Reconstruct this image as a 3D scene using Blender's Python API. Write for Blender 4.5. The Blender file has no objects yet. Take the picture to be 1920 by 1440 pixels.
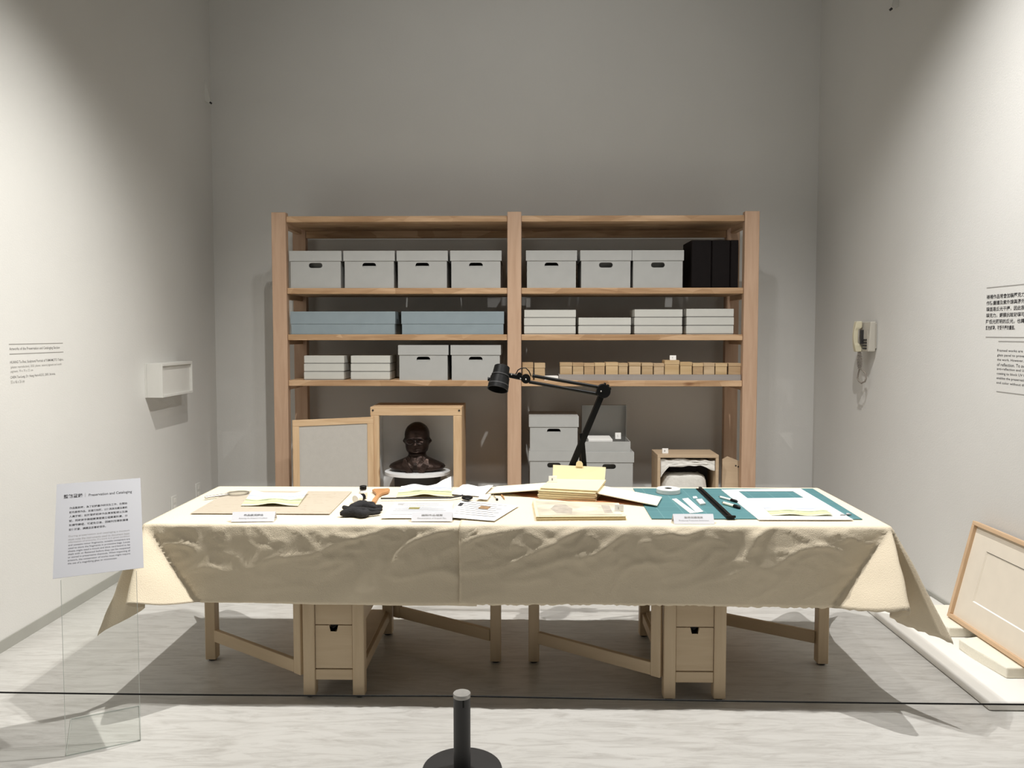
import bpy, bmesh, math, random
import numpy as np
from mathutils import Vector, Matrix, noise
random.seed(7)
PI = math.pi
S = bpy.context.scene
C = S.collection

# ---------------------------------------------------------------- camera
F, CX, CY, EYE = 1450.0, 960.0, 720.0, 1.545
VPX, VPY = 985.0, 625.0
PITCH = math.radians(2.9)
SH = (CY - VPY) - F * math.tan(PITCH)
YAW = math.atan((VPX - CX) / F)
cam_d = bpy.data.cameras.new('camera')
cam = bpy.data.objects.new('camera', cam_d); C.objects.link(cam)
cam_d.sensor_width = 36.0
cam_d.lens = F * 36.0 / 1920.0
cam_d.shift_y = -SH / 1920.0
cam_d.clip_start = 0.05
cam.location = (0, 0, EYE)
cam.rotation_euler = (PI / 2 - PITCH, 0, YAW)
S.camera = cam

# ---------------------------------------------------------------- world, lights, exposure
W = bpy.data.worlds.new('world'); S.world = W; W.use_nodes = True
W.node_tree.nodes['Background'].inputs[0].default_value = (1.0, 0.985, 0.96, 1)
W.node_tree.nodes['Background'].inputs[1].default_value = 0.07
S.view_settings.view_transform = 'Standard'
S.view_settings.look = 'None'
S.view_settings.exposure = 0.0
S.view_settings.gamma = 1.0
S.view_settings.use_curve_mapping = False

def spot(name, loc, aim, power, size, blend, col=(1, 0.94, 0.84), soft=0.022):
    l = bpy.data.lights.new(name, 'SPOT'); l.energy = power; l.color = col
    l.spot_size = math.radians(size); l.spot_blend = blend; l.shadow_soft_size = soft
    o = bpy.data.objects.new(name, l); C.objects.link(o); o.location = loc
    o.rotation_euler = (Vector(aim) - Vector(loc)).to_track_quat('-Z', 'Y').to_euler()
    return o
spot('ceiling_spot', (-0.83, 3.30, 4.3), (-0.95, 3.60, 0), 495, 116, 1.0, (1, 0.98, 0.94))
spot('ceiling_spot', (1.32, 3.30, 4.3), (1.10, 3.60, 0), 455, 116, 1.0, (1, 0.985, 0.965))
spot('ceiling_spot', (0.60, 3.25, 4.3), (0.65, 3.6, 0), 70, 116, 1.0, (1, 0.985, 0.965))
# spots aimed across the room at the wall texts, plus an added back-wall fill
spot('wall_spot_or_fill', (1.20, 3.20, 4.3), (-2.54, 3.30, 1.0), 480, 56, 1.0, (1, 0.985, 0.94), 0.03)
spot('wall_spot_or_fill', (-0.75, 3.20, 4.3), (2.34, 3.35, 0.9), 185, 52, 1.0, (0.985, 0.985, 1.0), 0.03)
spot('wall_spot_or_fill', (0.0, 2.50, 4.6), (0.0, 6.30, 2.60), 92, 96, 1.0, (1, 0.99, 0.975), 0.10)  # added fill lamp, no fixture known there, brightens the back wall
try:
    S.cycles.caustics_reflective = False
    S.cycles.caustics_refractive = False
except Exception:
    pass

# ---------------------------------------------------------------- picture point -> place on a real plane
_fw = Vector((-math.sin(YAW) * math.cos(PITCH), math.cos(YAW) * math.cos(PITCH), -math.sin(PITCH)))
_rt = Vector((math.cos(YAW), math.sin(YAW), 0)); _up = _rt.cross(_fw); _eye = Vector((0, 0, EYE))
def _ray(px, py): return _fw + _rt * ((px - CX) / F) - _up * ((py - (CY - SH)) / F)
def on_z(px, py, z): d = _ray(px, py); return _eye + d * ((z - EYE) / d.z)
def on_y(px, py, y): d = _ray(px, py); return _eye + d * (y / d.y)
def on_x(px, py, x): d = _ray(px, py); return _eye + d * (x / d.x)

# ---------------------------------------------------------------- materials
def lin(c):
    return tuple(((v / 255) / 12.92 if v / 255 <= 0.04045 else ((v / 255 + 0.055) / 1.055) ** 2.4) for v in c)
MATS = {}
def nodes(name):
    m = bpy.data.materials.new(name); m.use_nodes = True
    n = m.node_tree.nodes; b = n['Principled BSDF']
    MATS[name] = m
    return m, n, m.node_tree.links, b
def mat(name, col, rough=0.6, var=0.06, scale=8.0, bump=0.0, bscale=60.0, metal=0.0, stretch=(1, 1, 1), detail=4, trans=0.0, spec=0.5):
    """plain surface: a colour with a little uneven tone and fine relief"""
    m, n, L, b = nodes(name)
    tc = n.new('ShaderNodeTexCoord'); mp = n.new('ShaderNodeMapping'); mp.inputs['Scale'].default_value = stretch
    L.new(tc.outputs['Object'], mp.inputs[0])
    no = n.new('ShaderNodeTexNoise'); no.inputs['Scale'].default_value = scale; no.inputs['Detail'].default_value = detail
    L.new(mp.outputs[0], no.inputs['Vector'])
    r = n.new('ShaderNodeValToRGB')
    r.color_ramp.elements[0].position = 0.3; r.color_ramp.elements[1].position = 0.7
    r.color_ramp.elements[0].color = (*[max(0, c * (1 - var)) for c in col], 1)
    r.color_ramp.elements[1].color = (*[min(1, c * (1 + var)) for c in col], 1)
    L.new(no.outputs['Fac'], r.inputs[0]); L.new(r.outputs[0], b.inputs['Base Color'])
    b.inputs['Roughness'].default_value = rough; b.inputs['Metallic'].default_value = metal
    b.inputs['Specular IOR Level'].default_value = spec
    if trans:
        b.inputs['Transmission Weight'].default_value = trans
    if bump:
        n2 = n.new('ShaderNodeTexNoise'); n2.inputs['Scale'].default_value = bscale; n2.inputs['Detail'].default_value = 5
        L.new(mp.outputs[0], n2.inputs['Vector'])
        bp = n.new('ShaderNodeBump'); bp.inputs['Strength'].default_value = bump; bp.inputs['Distance'].default_value = 0.01
        L.new(n2.outputs['Fac'], bp.inputs['Height']); L.new(bp.outputs[0], b.inputs['Normal'])
    return m
def wood(name, light, dark, axis='x', rough=0.55, blocks=0.0, knots=True, contrast=1.0):
    """grain along one axis; blocks > 0 adds the staves of finger-jointed boards"""
    m, n, L, b = nodes(name)
    tc = n.new('ShaderNodeTexCoord'); oi = n.new('ShaderNodeObjectInfo')
    ad = n.new('ShaderNodeVectorMath'); ad.operation = 'MULTIPLY_ADD'
    ad.inputs[1].default_value = (1, 1, 1)
    cmb = n.new('ShaderNodeVectorMath'); cmb.operation = 'SCALE'; cmb.inputs[0].default_value = (3.1, 5.7, 4.3)
    L.new(oi.outputs['Random'], cmb.inputs['Scale'])
    L.new(tc.outputs['Object'], ad.inputs[0]); L.new(cmb.outputs[0], ad.inputs[2])
    mp = n.new('ShaderNodeMapping')
    st = {'x': (1.2, 14, 14), 'y': (14, 1.2, 14), 'z': (14, 14, 1.2)}[axis]
    mp.inputs['Scale'].default_value = st
    L.new(ad.outputs[0], mp.inputs[0])
    no = n.new('ShaderNodeTexNoise'); no.inputs['Scale'].default_value = 2.2; no.inputs['Detail'].default_value = 6; no.inputs['Distortion'].default_value = 0.7
    L.new(mp.outputs[0], no.inputs['Vector'])
    r = n.new('ShaderNodeValToRGB'); e = r.color_ramp.elements
    e[0].position = 0.5 - 0.2 / contrast; e[1].position = 0.5 + 0.16 / contrast
    e[0].color = (*dark, 1); e[1].color = (*light, 1)
    L.new(no.outputs['Fac'], r.inputs[0])
    out = r.outputs[0]
    def mult(a, fac_socket, colr):
        mx = n.new('ShaderNodeMix'); mx.data_type = 'RGBA'; mx.blend_type = 'MULTIPLY'
        L.new(fac_socket, mx.inputs[0]); L.new(a, mx.inputs[6]); mx.inputs[7].default_value = (*colr, 1)
        return mx.outputs[2]
    if blocks:
        mp2 = n.new('ShaderNodeMapping'); sc = [9, 9, 9]; sc['xyz'.index(axis)] = 1.0 / blocks
        mp2.inputs['Scale'].default_value = sc; L.new(ad.outputs[0], mp2.inputs[0])
        vo = n.new('ShaderNodeTexVoronoi'); vo.inputs['Scale'].default_value = 1.0; L.new(mp2.outputs[0], vo.inputs['Vector'])
        sp = n.new('ShaderNodeSeparateColor'); L.new(vo.outputs['Color'], sp.inputs[0])
        out = mult(out, sp.outputs[0], (0.72, 0.66, 0.58))
    if knots:
        mp3 = n.new('ShaderNodeMapping'); sc = [9, 9, 9]; sc['xyz'.index(axis)] = 3.2
        mp3.inputs['Scale'].default_value = sc; L.new(ad.outputs[0], mp3.inputs[0])
        v2 = n.new('ShaderNodeTexVoronoi'); v2.inputs['Scale'].default_value = 0.9; L.new(mp3.outputs[0], v2.inputs['Vector'])
        kr = n.new('ShaderNodeValToRGB'); kr.color_ramp.elements[0].position = 0.05; kr.color_ramp.elements[1].position = 0.16
        kr.color_ramp.elements[0].color = (1, 1, 1, 1); kr.color_ramp.elements[1].color = (0, 0, 0, 1)
        L.new(v2.outputs['Distance'], kr.inputs[0])
        out = mult(out, kr.outputs[0], (0.42, 0.27, 0.16))
    L.new(out, b.inputs['Base Color']); b.inputs['Roughness'].default_value = rough
    bp = n.new('ShaderNodeBump'); bp.inputs['Strength'].default_value = 0.12; bp.inputs['Distance'].default_value = 0.004
    L.new(no.outputs['Fac'], bp.inputs['Height']); L.new(bp.outputs[0], b.inputs['Normal'])
    return m

M_WALL = mat('wall_paint', (0.68, 0.67, 0.64), 0.55, 0.015, 2.0, 0.10, 120, spec=0.35)
M_CEIL = mat('ceiling_paint', (0.30, 0.295, 0.28), 0.8, 0.02)
# floor: pale stone-look vinyl with long streaks
def floor_mat():
    m, n, L, b = nodes('floor_stone')
    tc = n.new('ShaderNodeTexCoord')
    mp = n.new('ShaderNodeMapping'); mp.inputs['Scale'].default_value = (1.5, 9.0, 1); mp.inputs['Rotation'].default_value = (0, 0, 0.03)
    L.new(tc.outputs['Object'], mp.inputs[0])
    a = n.new('ShaderNodeTexNoise'); a.inputs['Scale'].default_value = 3.0; a.inputs['Detail'].default_value = 10; a.inputs['Roughness'].default_value = 0.68; a.inputs['Distortion'].default_value = 1.2
    L.new(mp.outputs[0], a.inputs['Vector'])
    r = n.new('ShaderNodeValToRGB'); e = r.color_ramp.elements
    e[0].position = 0.30; e[0].color = (0.42, 0.405, 0.38, 1); e[1].position = 0.56; e[1].color = (0.575, 0.565, 0.54, 1)
    L.new(a.outputs['Fac'], r.inputs[0])
    c = n.new('ShaderNodeTexNoise'); c.inputs['Scale'].default_value = 1.4; c.inputs['Detail'].default_value = 3
    L.new(tc.outputs['Object'], c.inputs['Vector'])
    mx = n.new('ShaderNodeMix'); mx.data_type = 'RGBA'; mx.blend_type = 'MULTIPLY'
    L.new(c.outputs['Fac'], mx.inputs[0]); L.new(r.outputs[0], mx.inputs[6]); mx.inputs[7].default_value = (0.90, 0.89, 0.87, 1)
    L.new(mx.outputs[2], b.inputs['Base Color'])
    b.inputs['Roughness'].default_value = 0.34; b.inputs['Specular IOR Level'].default_value = 0.45
    bp = n.new('ShaderNodeBump'); bp.inputs['Strength'].default_value = 0.06; bp.inputs['Distance'].default_value = 0.01
    L.new(a.outputs['Fac'], bp.inputs['Height']); L.new(bp.outputs[0], b.inputs['Normal'])
    return m
M_FLOOR = floor_mat()
M_BASE = mat('baseboard_grey', (0.36, 0.355, 0.32), 0.5, 0.04)
M_PLINTH = mat('plinth_white', (0.80, 0.78, 0.73), 0.5, 0.02)
PL, PD = (0.60, 0.405, 0.255), (0.45, 0.275, 0.155)
M_POST = wood('pine_post', (0.54, 0.365, 0.25), (0.45, 0.29, 0.19), 'z', knots=False, contrast=0.8)
M_BOARD = wood('pine_board', (0.62, 0.42, 0.255), (0.42, 0.255, 0.135), 'x', blocks=0.30)
M_RAILY = wood('pine_rail', PL, PD, 'y', knots=False)
M_CRATE = wood('crate_pine', (0.68, 0.49, 0.30), (0.55, 0.36, 0.20), 'x')
M_CRATEZ = wood('crate_pine_upright', (0.68, 0.49, 0.30), (0.55, 0.36, 0.20), 'z')
M_PLY = wood('plywood_pale', (0.55, 0.42, 0.28), (0.47, 0.34, 0.22), 'x', knots=False, contrast=0.7)
M_BIRCH = wood('birch', (0.62, 0.49, 0.33), (0.54, 0.41, 0.26), 'z', knots=False, contrast=0.7)
M_BIRCHX = wood('birch_wide', (0.62, 0.49, 0.33), (0.54, 0.41, 0.26), 'x', knots=False, contrast=0.7)
M_SMALLBOX = [wood('kraft_wood_%d' % i, l, d, 'x', knots=False) for i, (l, d) in enumerate([
    ((0.52, 0.38, 0.23), (0.40, 0.27, 0.14)), ((0.50, 0.35, 0.20), (0.36, 0.23, 0.12)), ((0.58, 0.42, 0.24), (0.47, 0.32, 0.16)), ((0.55, 0.41, 0.26), (0.42, 0.29, 0.17))])]
M_OAK = wood('oak_frame', (0.66, 0.47, 0.30), (0.55, 0.37, 0.22), 'y', knots=False, contrast=0.8)
M_OAKZ = wood('oak_frame_upright', (0.66, 0.47, 0.30), (0.55, 0.37, 0.22), 'z', knots=False, contrast=0.8)
M_BRUSHWOOD = wood('brush_wood', (0.50, 0.26, 0.11), (0.40, 0.19, 0.07), 'y', knots=False)
M_BOX = mat('archive_card', (0.395, 0.395, 0.38), 0.75, 0.03, 12)
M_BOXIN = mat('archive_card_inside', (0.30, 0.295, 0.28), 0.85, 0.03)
M_BLUE = mat('blue_grey_card', (0.235, 0.285, 0.31), 0.75, 0.04, 10)
M_WHITEBOX = mat('white_card_box', (0.54, 0.535, 0.495), 0.75, 0.03, 10)
M_BLACKBOX = mat('black_case', (0.005, 0.003, 0.003), 0.6, 0.2, 20, spec=0.15)
M_BLACK = mat('black_enamel', (0.004, 0.004, 0.004), 0.42, 0.1, spec=0.22)
M_BLACKM = mat('black_powder_coat', (0.028, 0.027, 0.027), 0.5, 0.1)
M_BLACKCLOTH = mat('black_knit', (0.012, 0.011, 0.012), 0.85, 0.3, 90, 0.5, 300)
M_STEEL = mat('steel', (0.55, 0.54, 0.52), 0.3, 0.05, metal=1.0)
M_STEELCAP = mat('brushed_cap', (0.40, 0.39, 0.37), 0.5, 0.1, 40, metal=0.6)
M_CLOTH = mat('unbleached_muslin', (0.77, 0.67, 0.51), 0.85, 0.03, 5, 0.25, 260, spec=0.2)
M_PAPER = mat('white_paper', (0.84, 0.83, 0.80), 0.7, 0.01)
M_PAPERB = mat('cool_white_paper', (0.70, 0.70, 0.73), 0.6, 0.01)
M_CREAM = mat('cream_card', (0.82, 0.70, 0.44), 0.75, 0.02, 10)
M_CREAML = mat('cream_board_pale', (0.85, 0.78, 0.60), 0.75, 0.02, 10)
M_KRAFT = mat('brown_paper', (0.36, 0.14, 0.055), 0.8, 0.15, 14)
M_FOAM = mat('foam_white', (0.82, 0.78, 0.66), 0.9, 0.02, 20, 0.2, 90)
M_LINER = mat('crate_liner_white', (0.86, 0.86, 0.85), 0.7, 0.02)
M_DISC = mat('disc_white', (0.93, 0.93, 0.93), 0.4, 0.01)
M_CANVAS = mat('panel_canvas', (0.49, 0.465, 0.425), 0.85, 0.025, 30, 0.15, 300)
M_BRONZE = mat('bronze_dark', (0.034, 0.020, 0.015), 0.42, 0.35, 22, 0.25, 60, metal=0.7)
M_BRONZED = mat('bronze_darker', (0.022, 0.014, 0.011), 0.42, 0.3, 22, metal=0.6)
M_TISSUE = mat('tissue_white', (0.74, 0.72, 0.67), 0.8, 0.03, 10, 0.4, 40)
M_PHONE = mat('phone_ivory', (0.60, 0.55, 0.40), 0.4, 0.02)
M_PHONEB = mat('phone_base_grey', (0.50, 0.47, 0.41), 0.45, 0.02)
M_CORDG = mat('phone_cord', (0.24, 0.21, 0.18), 0.5, 0.05)
M_INK = mat('ink_black', (0.03, 0.028, 0.03), 0.7, 0.0)
M_INKG = mat('ink_grey', (0.22, 0.21, 0.20), 0.7, 0.0)
M_RULE = mat('rule_grey', (0.30, 0.29, 0.27), 0.7, 0.0)
M_OLIVE = mat('print_olive', (0.25, 0.22, 0.09), 0.7, 0.2, 60)
M_BROWNPRINT = mat('print_brown', (0.30, 0.18, 0.09), 0.7, 0.2, 60)
M_PRINTG = mat('print_pale_grey', (0.38, 0.37, 0.37), 0.7, 0.05)
M_PLATE = mat('grey_riser', (0.33, 0.30, 0.28), 0.25, 0.05)
M_WHITEPL = mat('white_plastic', (0.72, 0.71, 0.67), 0.4, 0.02)
M_MATB = mat('mat_board', (0.86, 0.85, 0.82), 0.7, 0.01)
M_SIGN = mat('sign_paper', (0.36, 0.36, 0.38), 0.6, 0.01)
M_PASSE = mat('passepartout_ivory', (0.74, 0.67, 0.56), 0.8, 0.02, 14)

def clear_mat():
    m, n, L, b = nodes('clear_acrylic')
    n.remove(b)
    o = n['Material Output']
    t = n.new('ShaderNodeBsdfTransparent'); t.inputs[0].default_value = (0.985, 0.99, 0.985, 1)
    g = n.new('ShaderNodeBsdfGlossy'); g.inputs['Roughness'].default_value = 0.04
    mx = n.new('ShaderNodeMixShader'); mx.inputs[0].default_value = 0.03
    L.new(t.outputs[0], mx.inputs[1]); L.new(g.outputs[0], mx.inputs[2]); L.new(mx.outputs[0], o.inputs[0])
    return m
M_CLEAR = clear_mat()
M_EDGE = mat('acrylic_edge', (0.62, 0.65, 0.61), 0.2, 0.02)

def mat_grid(name, col, line, step):
    m, n, L, b = nodes(name)
    tc = n.new('ShaderNodeTexCoord'); br = n.new('ShaderNodeTexBrick')
    br.offset = 0.0; br.inputs['Color1'].default_value = (*col, 1); br.inputs['Color2'].default_value = (*[c * 1.08 for c in col], 1)
    br.inputs['Mortar'].default_value = (*line, 1); br.inputs['Scale'].default_value = 1.0
    br.inputs['Mortar Size'].default_value = 0.0012; br.inputs['Brick Width'].default_value = step; br.inputs['Row Height'].default_value = step
    L.new(tc.outputs['Object'], br.inputs['Vector']); L.new(br.outputs[0], b.inputs['Base Color'])
    b.inputs['Roughness'].default_value = 0.6
    return m
M_TEAL = mat_grid('cutting_mat_teal', (0.070, 0.185, 0.20), (0.15, 0.30, 0.31), 0.10)

def watercolour(name):
    """flat print: pale landscape wash, blue line of hills above a yellow-green field"""
    m, n, L, b = nodes(name)
    tc = n.new('ShaderNodeTexCoord')
    no = n.new('ShaderNodeTexNoise'); no.inputs['Scale'].default_value = 3.0; no.inputs['Detail'].default_value = 5
    L.new(tc.outputs['UV'], no.inputs['Vector'])
    sp = n.new('ShaderNodeSeparateXYZ'); L.new(tc.outputs['UV'], sp.inputs[0])
    ma = n.new('ShaderNodeMath'); ma.operation = 'MULTIPLY_ADD'; ma.inputs[1].default_value = 0.34; L.new(no.outputs['Fac'], ma.inputs[0]); L.new(sp.outputs['Y'], ma.inputs[2])
    r = n.new('ShaderNodeValToRGB'); el = r.color_ramp.elements
    cols = [(0.0, (0.84, 0.83, 0.78)), (0.20, (0.74, 0.72, 0.45)), (0.34, (0.62, 0.62, 0.27)), (0.45, (0.74, 0.72, 0.42)), (0.53, (0.20, 0.25, 0.16)), (0.57, (0.62, 0.64, 0.36)), (0.72, (0.80, 0.80, 0.76)), (0.82, (0.36, 0.40, 0.60)), (0.90, (0.74, 0.76, 0.80)), (1.0, (0.84, 0.84, 0.83))]
    el[0].position = cols[0][0]; el[0].color = (*cols[0][1], 1); el[1].position = 1.0; el[1].color = (*cols[-1][1], 1)
    for p, c in cols[1:-1]:
        e = el.new(p); e.color = (*c, 1)
    L.new(ma.outputs[0], r.inputs[0]); L.new(r.outputs[0], b.inputs['Base Color']); b.inputs['Roughness'].default_value = 0.75
    return m
M_WC = watercolour('watercolour_print')
def tracing():
    m, n, L, b = nodes('tracing_sheet')
    tc = n.new('ShaderNodeTexCoord'); mp = n.new('ShaderNodeMapping'); mp.inputs['Scale'].default_value = (4, 16, 1); L.new(tc.outputs['UV'], mp.inputs[0])
    no = n.new('ShaderNodeTexNoise'); no.inputs['Scale'].default_value = 2.4; no.inputs['Detail'].default_value = 8; no.inputs['Distortion'].default_value = 1.5; L.new(mp.outputs[0], no.inputs['Vector'])
    r = n.new('ShaderNodeValToRGB'); e = r.color_ramp.elements
    e[0].position = 0.60; e[0].color = (0.52, 0.455, 0.36, 1); e[1].position = 0.68; e[1].color = (0.40, 0.29, 0.20, 1)
    L.new(no.outputs['Fac'], r.inputs[0]); L.new(r.outputs[0], b.inputs['Base Color']); b.inputs['Roughness'].default_value = 0.5
    return m
M_TRACE = tracing()
M_SLEEVE = mat('sleeve_print', (0.66, 0.60, 0.48), 0.35, 0.22, 9, stretch=(1, 1.6, 1), detail=1)

# ---------------------------------------------------------------- mesh helpers
def NB(): return bmesh.new()
def box(bm, x0, x1, y0, y1, z0, z1):
    v = [bm.verts.new(p) for p in ((x0, y0, z0), (x1, y0, z0), (x1, y1, z0), (x0, y1, z0), (x0, y0, z1), (x1, y0, z1), (x1, y1, z1), (x0, y1, z1))]
    for f in ((0, 3, 2, 1), (4, 5, 6, 7), (0, 1, 5, 4), (1, 2, 6, 5), (2, 3, 7, 6), (3, 0, 4, 7)):
        bm.faces.new([v[i] for i in f])
    return bm
def bbox(x0, x1, y0, y1, z0, z1): return box(NB(), x0, x1, y0, y1, z0, z1)
def bev(bm, w, seg=1):
    bmesh.ops.bevel(bm, geom=list(bm.edges), offset=w, segments=seg, affect='EDGES', profile=0.5)
    return bm
def bar(bm, a, b, w, h, up=(0, 0, 1)):
    """straight bar of section w x h from a to b"""
    a, b = Vector(a), Vector(b); d = (b - a).normalized(); s = d.cross(Vector(up)).normalized(); u = s.cross(d)
    vs = []
    for p in (a, b):
        for i, j in ((-1, -1), (1, -1), (1, 1), (-1, 1)):
            vs.append(bm.verts.new(p + s * (i * w / 2) + u * (j * h / 2)))
    for f in ((3, 2, 1, 0), (4, 5, 6, 7), (0, 1, 5, 4), (1, 2, 6, 5), (2, 3, 7, 6), (3, 0, 4, 7)):
        bm.faces.new([vs[i] for i in f])
    return bm
def tube(bm, pts, r, seg=10, cap=True):
    pts = [Vector(p) for p in pts]; rings = []; n = len(pts)
    rr = r if isinstance(r, (list, tuple)) else [r] * n
    t0 = (pts[1] - pts[0]).normalized()
    ref = Vector((0, 0, 1)) if abs(t0.z) < 0.9 else Vector((1, 0, 0))
    s = t0.cross(ref).normalized()
    for i, p in enumerate(pts):
        t = (pts[min(i + 1, n - 1)] - pts[max(i - 1, 0)]).normalized()
        s = (s - t * s.dot(t)).normalized(); u = s.cross(t)
        rings.append([bm.verts.new(p + (s * math.cos(k * 2 * PI / seg) + u * math.sin(k * 2 * PI / seg)) * rr[i]) for k in range(seg)])
    for i in range(n - 1):
        for k in range(seg):
            bm.faces.new((rings[i][k], rings[i][(k + 1) % seg], rings[i + 1][(k + 1) % seg], rings[i + 1][k]))
    if cap:
        bm.faces.new(rings[0]); bm.faces.new(rings[-1][::-1])
    return bm
def lathe(bm, prof, seg=32, axis='z', org=(0, 0, 0)):
    """prof: list of (radius, height); radius 0 ends close the shape"""
    rings = []
    for r, h in prof:
        if r < 1e-6:
            rings.append([bm.verts.new(Vector(org) + (Vector((0, 0, h)) if axis == 'z' else Vector((0, h, 0))))])
        else:
            ring = []
            for k in range(seg):
                a = 2 * PI * k / seg
                p = (r * math.cos(a), r * math.sin(a), h) if axis == 'z' else (r * math.cos(a), h, -r * math.sin(a))
                ring.append(bm.verts.new(Vector(org) + Vector(p)))
            rings.append(ring)
    for i in range(len(rings) - 1):
        A, B = rings[i], rings[i + 1]
        for k in range(seg):
            k2 = (k + 1) % seg
            if len(A) == 1 and len(B) == 1: continue
            if len(A) == 1: bm.faces.new((A[0], B[k2], B[k]))
            elif len(B) == 1: bm.faces.new((A[k], A[k2], B[0]))
            else: bm.faces.new((A[k], A[k2], B[k2], B[k]))
    return bm
def prism(bm, poly, z0, z1):
    """flat outline (x, y) given thickness"""
    a = [bm.verts.new((p[0], p[1], z0)) for p in poly]; b = [bm.verts.new((p[0], p[1], z1)) for p in poly]
    n = len(poly)
    bm.faces.new(a[::-1]); bm.faces.new(b)
    for i in range(n): bm.faces.new((a[i], a[(i + 1) % n], b[(i + 1) % n], b[i]))
    return bm
def plate_hole(bm, x0, x1, z0, z1, loop, y0, y1):
    """upright plate in the xz plane with one hole through it"""
    for y, flip in ((y0, False), (y1, True)):
        o = [bm.verts.new((x, y, z)) for x, z in ((x0, z0), (x1, z0), (x1, z1), (x0, z1))]
        h = [bm.verts.new((x, y, z)) for x, z in loop]
        es = [bm.edges.new((o[i], o[(i + 1) % 4])) for i in range(4)] + [bm.edges.new((h[i], h[(i + 1) % len(h)])) for i in range(len(h))]
        bmesh.ops.triangle_fill(bm, use_beauty=True, use_dissolve=False, edges=es)
        if y == y0: O0, H0 = o, h
        else:
            for i in range(4): bm.faces.new((O0[i], O0[(i + 1) % 4], o[(i + 1) % 4], o[i]))
            for i in range(len(h)): bm.faces.new((H0[i], h[i], h[(i + 1) % len(h)], H0[(i + 1) % len(h)]))
    return bm
def obj(name, bm, m, parent=None, loc=None, smooth=False, kind=None):
    bmesh.ops.recalc_face_normals(bm, faces=list(bm.faces))
    me = bpy.data.meshes.new(name); bm.to_mesh(me); bm.free()
    if smooth:
        me.polygons.foreach_set('use_smooth', [True] * len(me.polygons))
    me.materials.append(m)
    o = bpy.data.objects.new(name, me); C.objects.link(o)
    if parent: o.parent = parent
    if loc is not None: o.location = loc
    if kind: o['kind'] = kind
    return o
def soft(o, ang=40):
    """smooth faces but keep sharp corners"""
    me = o.data
    me.polygons.foreach_set('use_smooth', [True] * len(me.polygons))
    b = bmesh.new(); b.from_mesh(me)
    for e in b.edges:
        if len(e.link_faces) == 2 and e.calc_face_angle(0) > math.radians(ang): e.smooth = False
    b.to_mesh(me); b.free()
    return o
def tag(o, label, cat, group=None):
    o['label'] = label; o['category'] = cat
    if group: o['group'] = group
    return o
def thing(name, label, cat, loc=(0, 0, 0), rz=0, group=None):
    o = bpy.data.objects.new(name, None); C.objects.link(o); o.empty_display_size = 0.05
    o.location = loc; o.rotation_euler = (0, 0, rz)
    return tag(o, label, cat, group)
def copy_tree(o, parent=None):
    c = o.copy(); C.objects.link(c)
    c.parent = parent
    for ch in list(o.children): copy_tree(ch, c)
    return c
def arc(cx, cy, r, a0, a1, n):
    return [(cx + r * math.cos(a0 + (a1 - a0) * i / n), cy + r * math.sin(a0 + (a1 - a0) * i / n)) for i in range(n + 1)]

def quad_grid(P, nx, ny, f=None):
    """grid over four corner points TL, TR, BR, BL; f(u, v) lifts it"""
    TL, TR, BR, BL = P; out = []
    for j in range(ny + 1):
        v = j / ny; row = []
        for i in range(nx + 1):
            u = i / nx
            p = (BL * (1 - u) + BR * u) * (1 - v) + (TL * (1 - u) + TR * u) * v
            p = p.copy()
            if f: p.z += f(u, v)
            row.append(p)
        out.append(row)
    return out
def sheet(name, P, th, m, parent=None, nx=1, ny=1, f=None, uv=True):
    """a thin sheet with real thickness over four corner points, origin at its middle"""
    c = (P[0] + P[1] + P[2] + P[3]) / 4; c = Vector((c.x, c.y, min(p.z for p in P)))
    G = quad_grid([p - c for p in P], nx, ny, f)
    bm = NB(); lay = bm.loops.layers.uv.new('UVMap')
    T = [[bm.verts.new(p + Vector((0, 0, th))) for p in r] for r in G]
    Bv = [[bm.verts.new(p) for p in r] for r in G]
    for j in range(ny):
        for i in range(nx):
            fc = bm.faces.new((T[j][i], T[j][i + 1], T[j + 1][i + 1], T[j + 1][i]))
            for lp, (a, b) in zip(fc.loops, ((i, j), (i + 1, j), (i + 1, j + 1), (i, j + 1))): lp[lay].uv = (a / nx, b / ny)
            bm.faces.new((Bv[j][i], Bv[j + 1][i], Bv[j + 1][i + 1], Bv[j][i + 1]))
    for i in range(nx):
        bm.faces.new((Bv[0][i], Bv[0][i + 1], T[0][i + 1], T[0][i])); bm.faces.new((Bv[ny][i + 1], Bv[ny][i], T[ny][i], T[ny][i + 1]))
    for j in range(ny):
        bm.faces.new((Bv[j + 1][0], Bv[j][0], T[j][0], T[j + 1][0])); bm.faces.new((Bv[j][nx], Bv[j + 1][nx], T[j + 1][nx], T[j][nx]))
    o = obj(name, bm, m, parent, c, smooth=(nx > 2))
    return soft(o, 60) if nx > 2 else o

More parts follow.
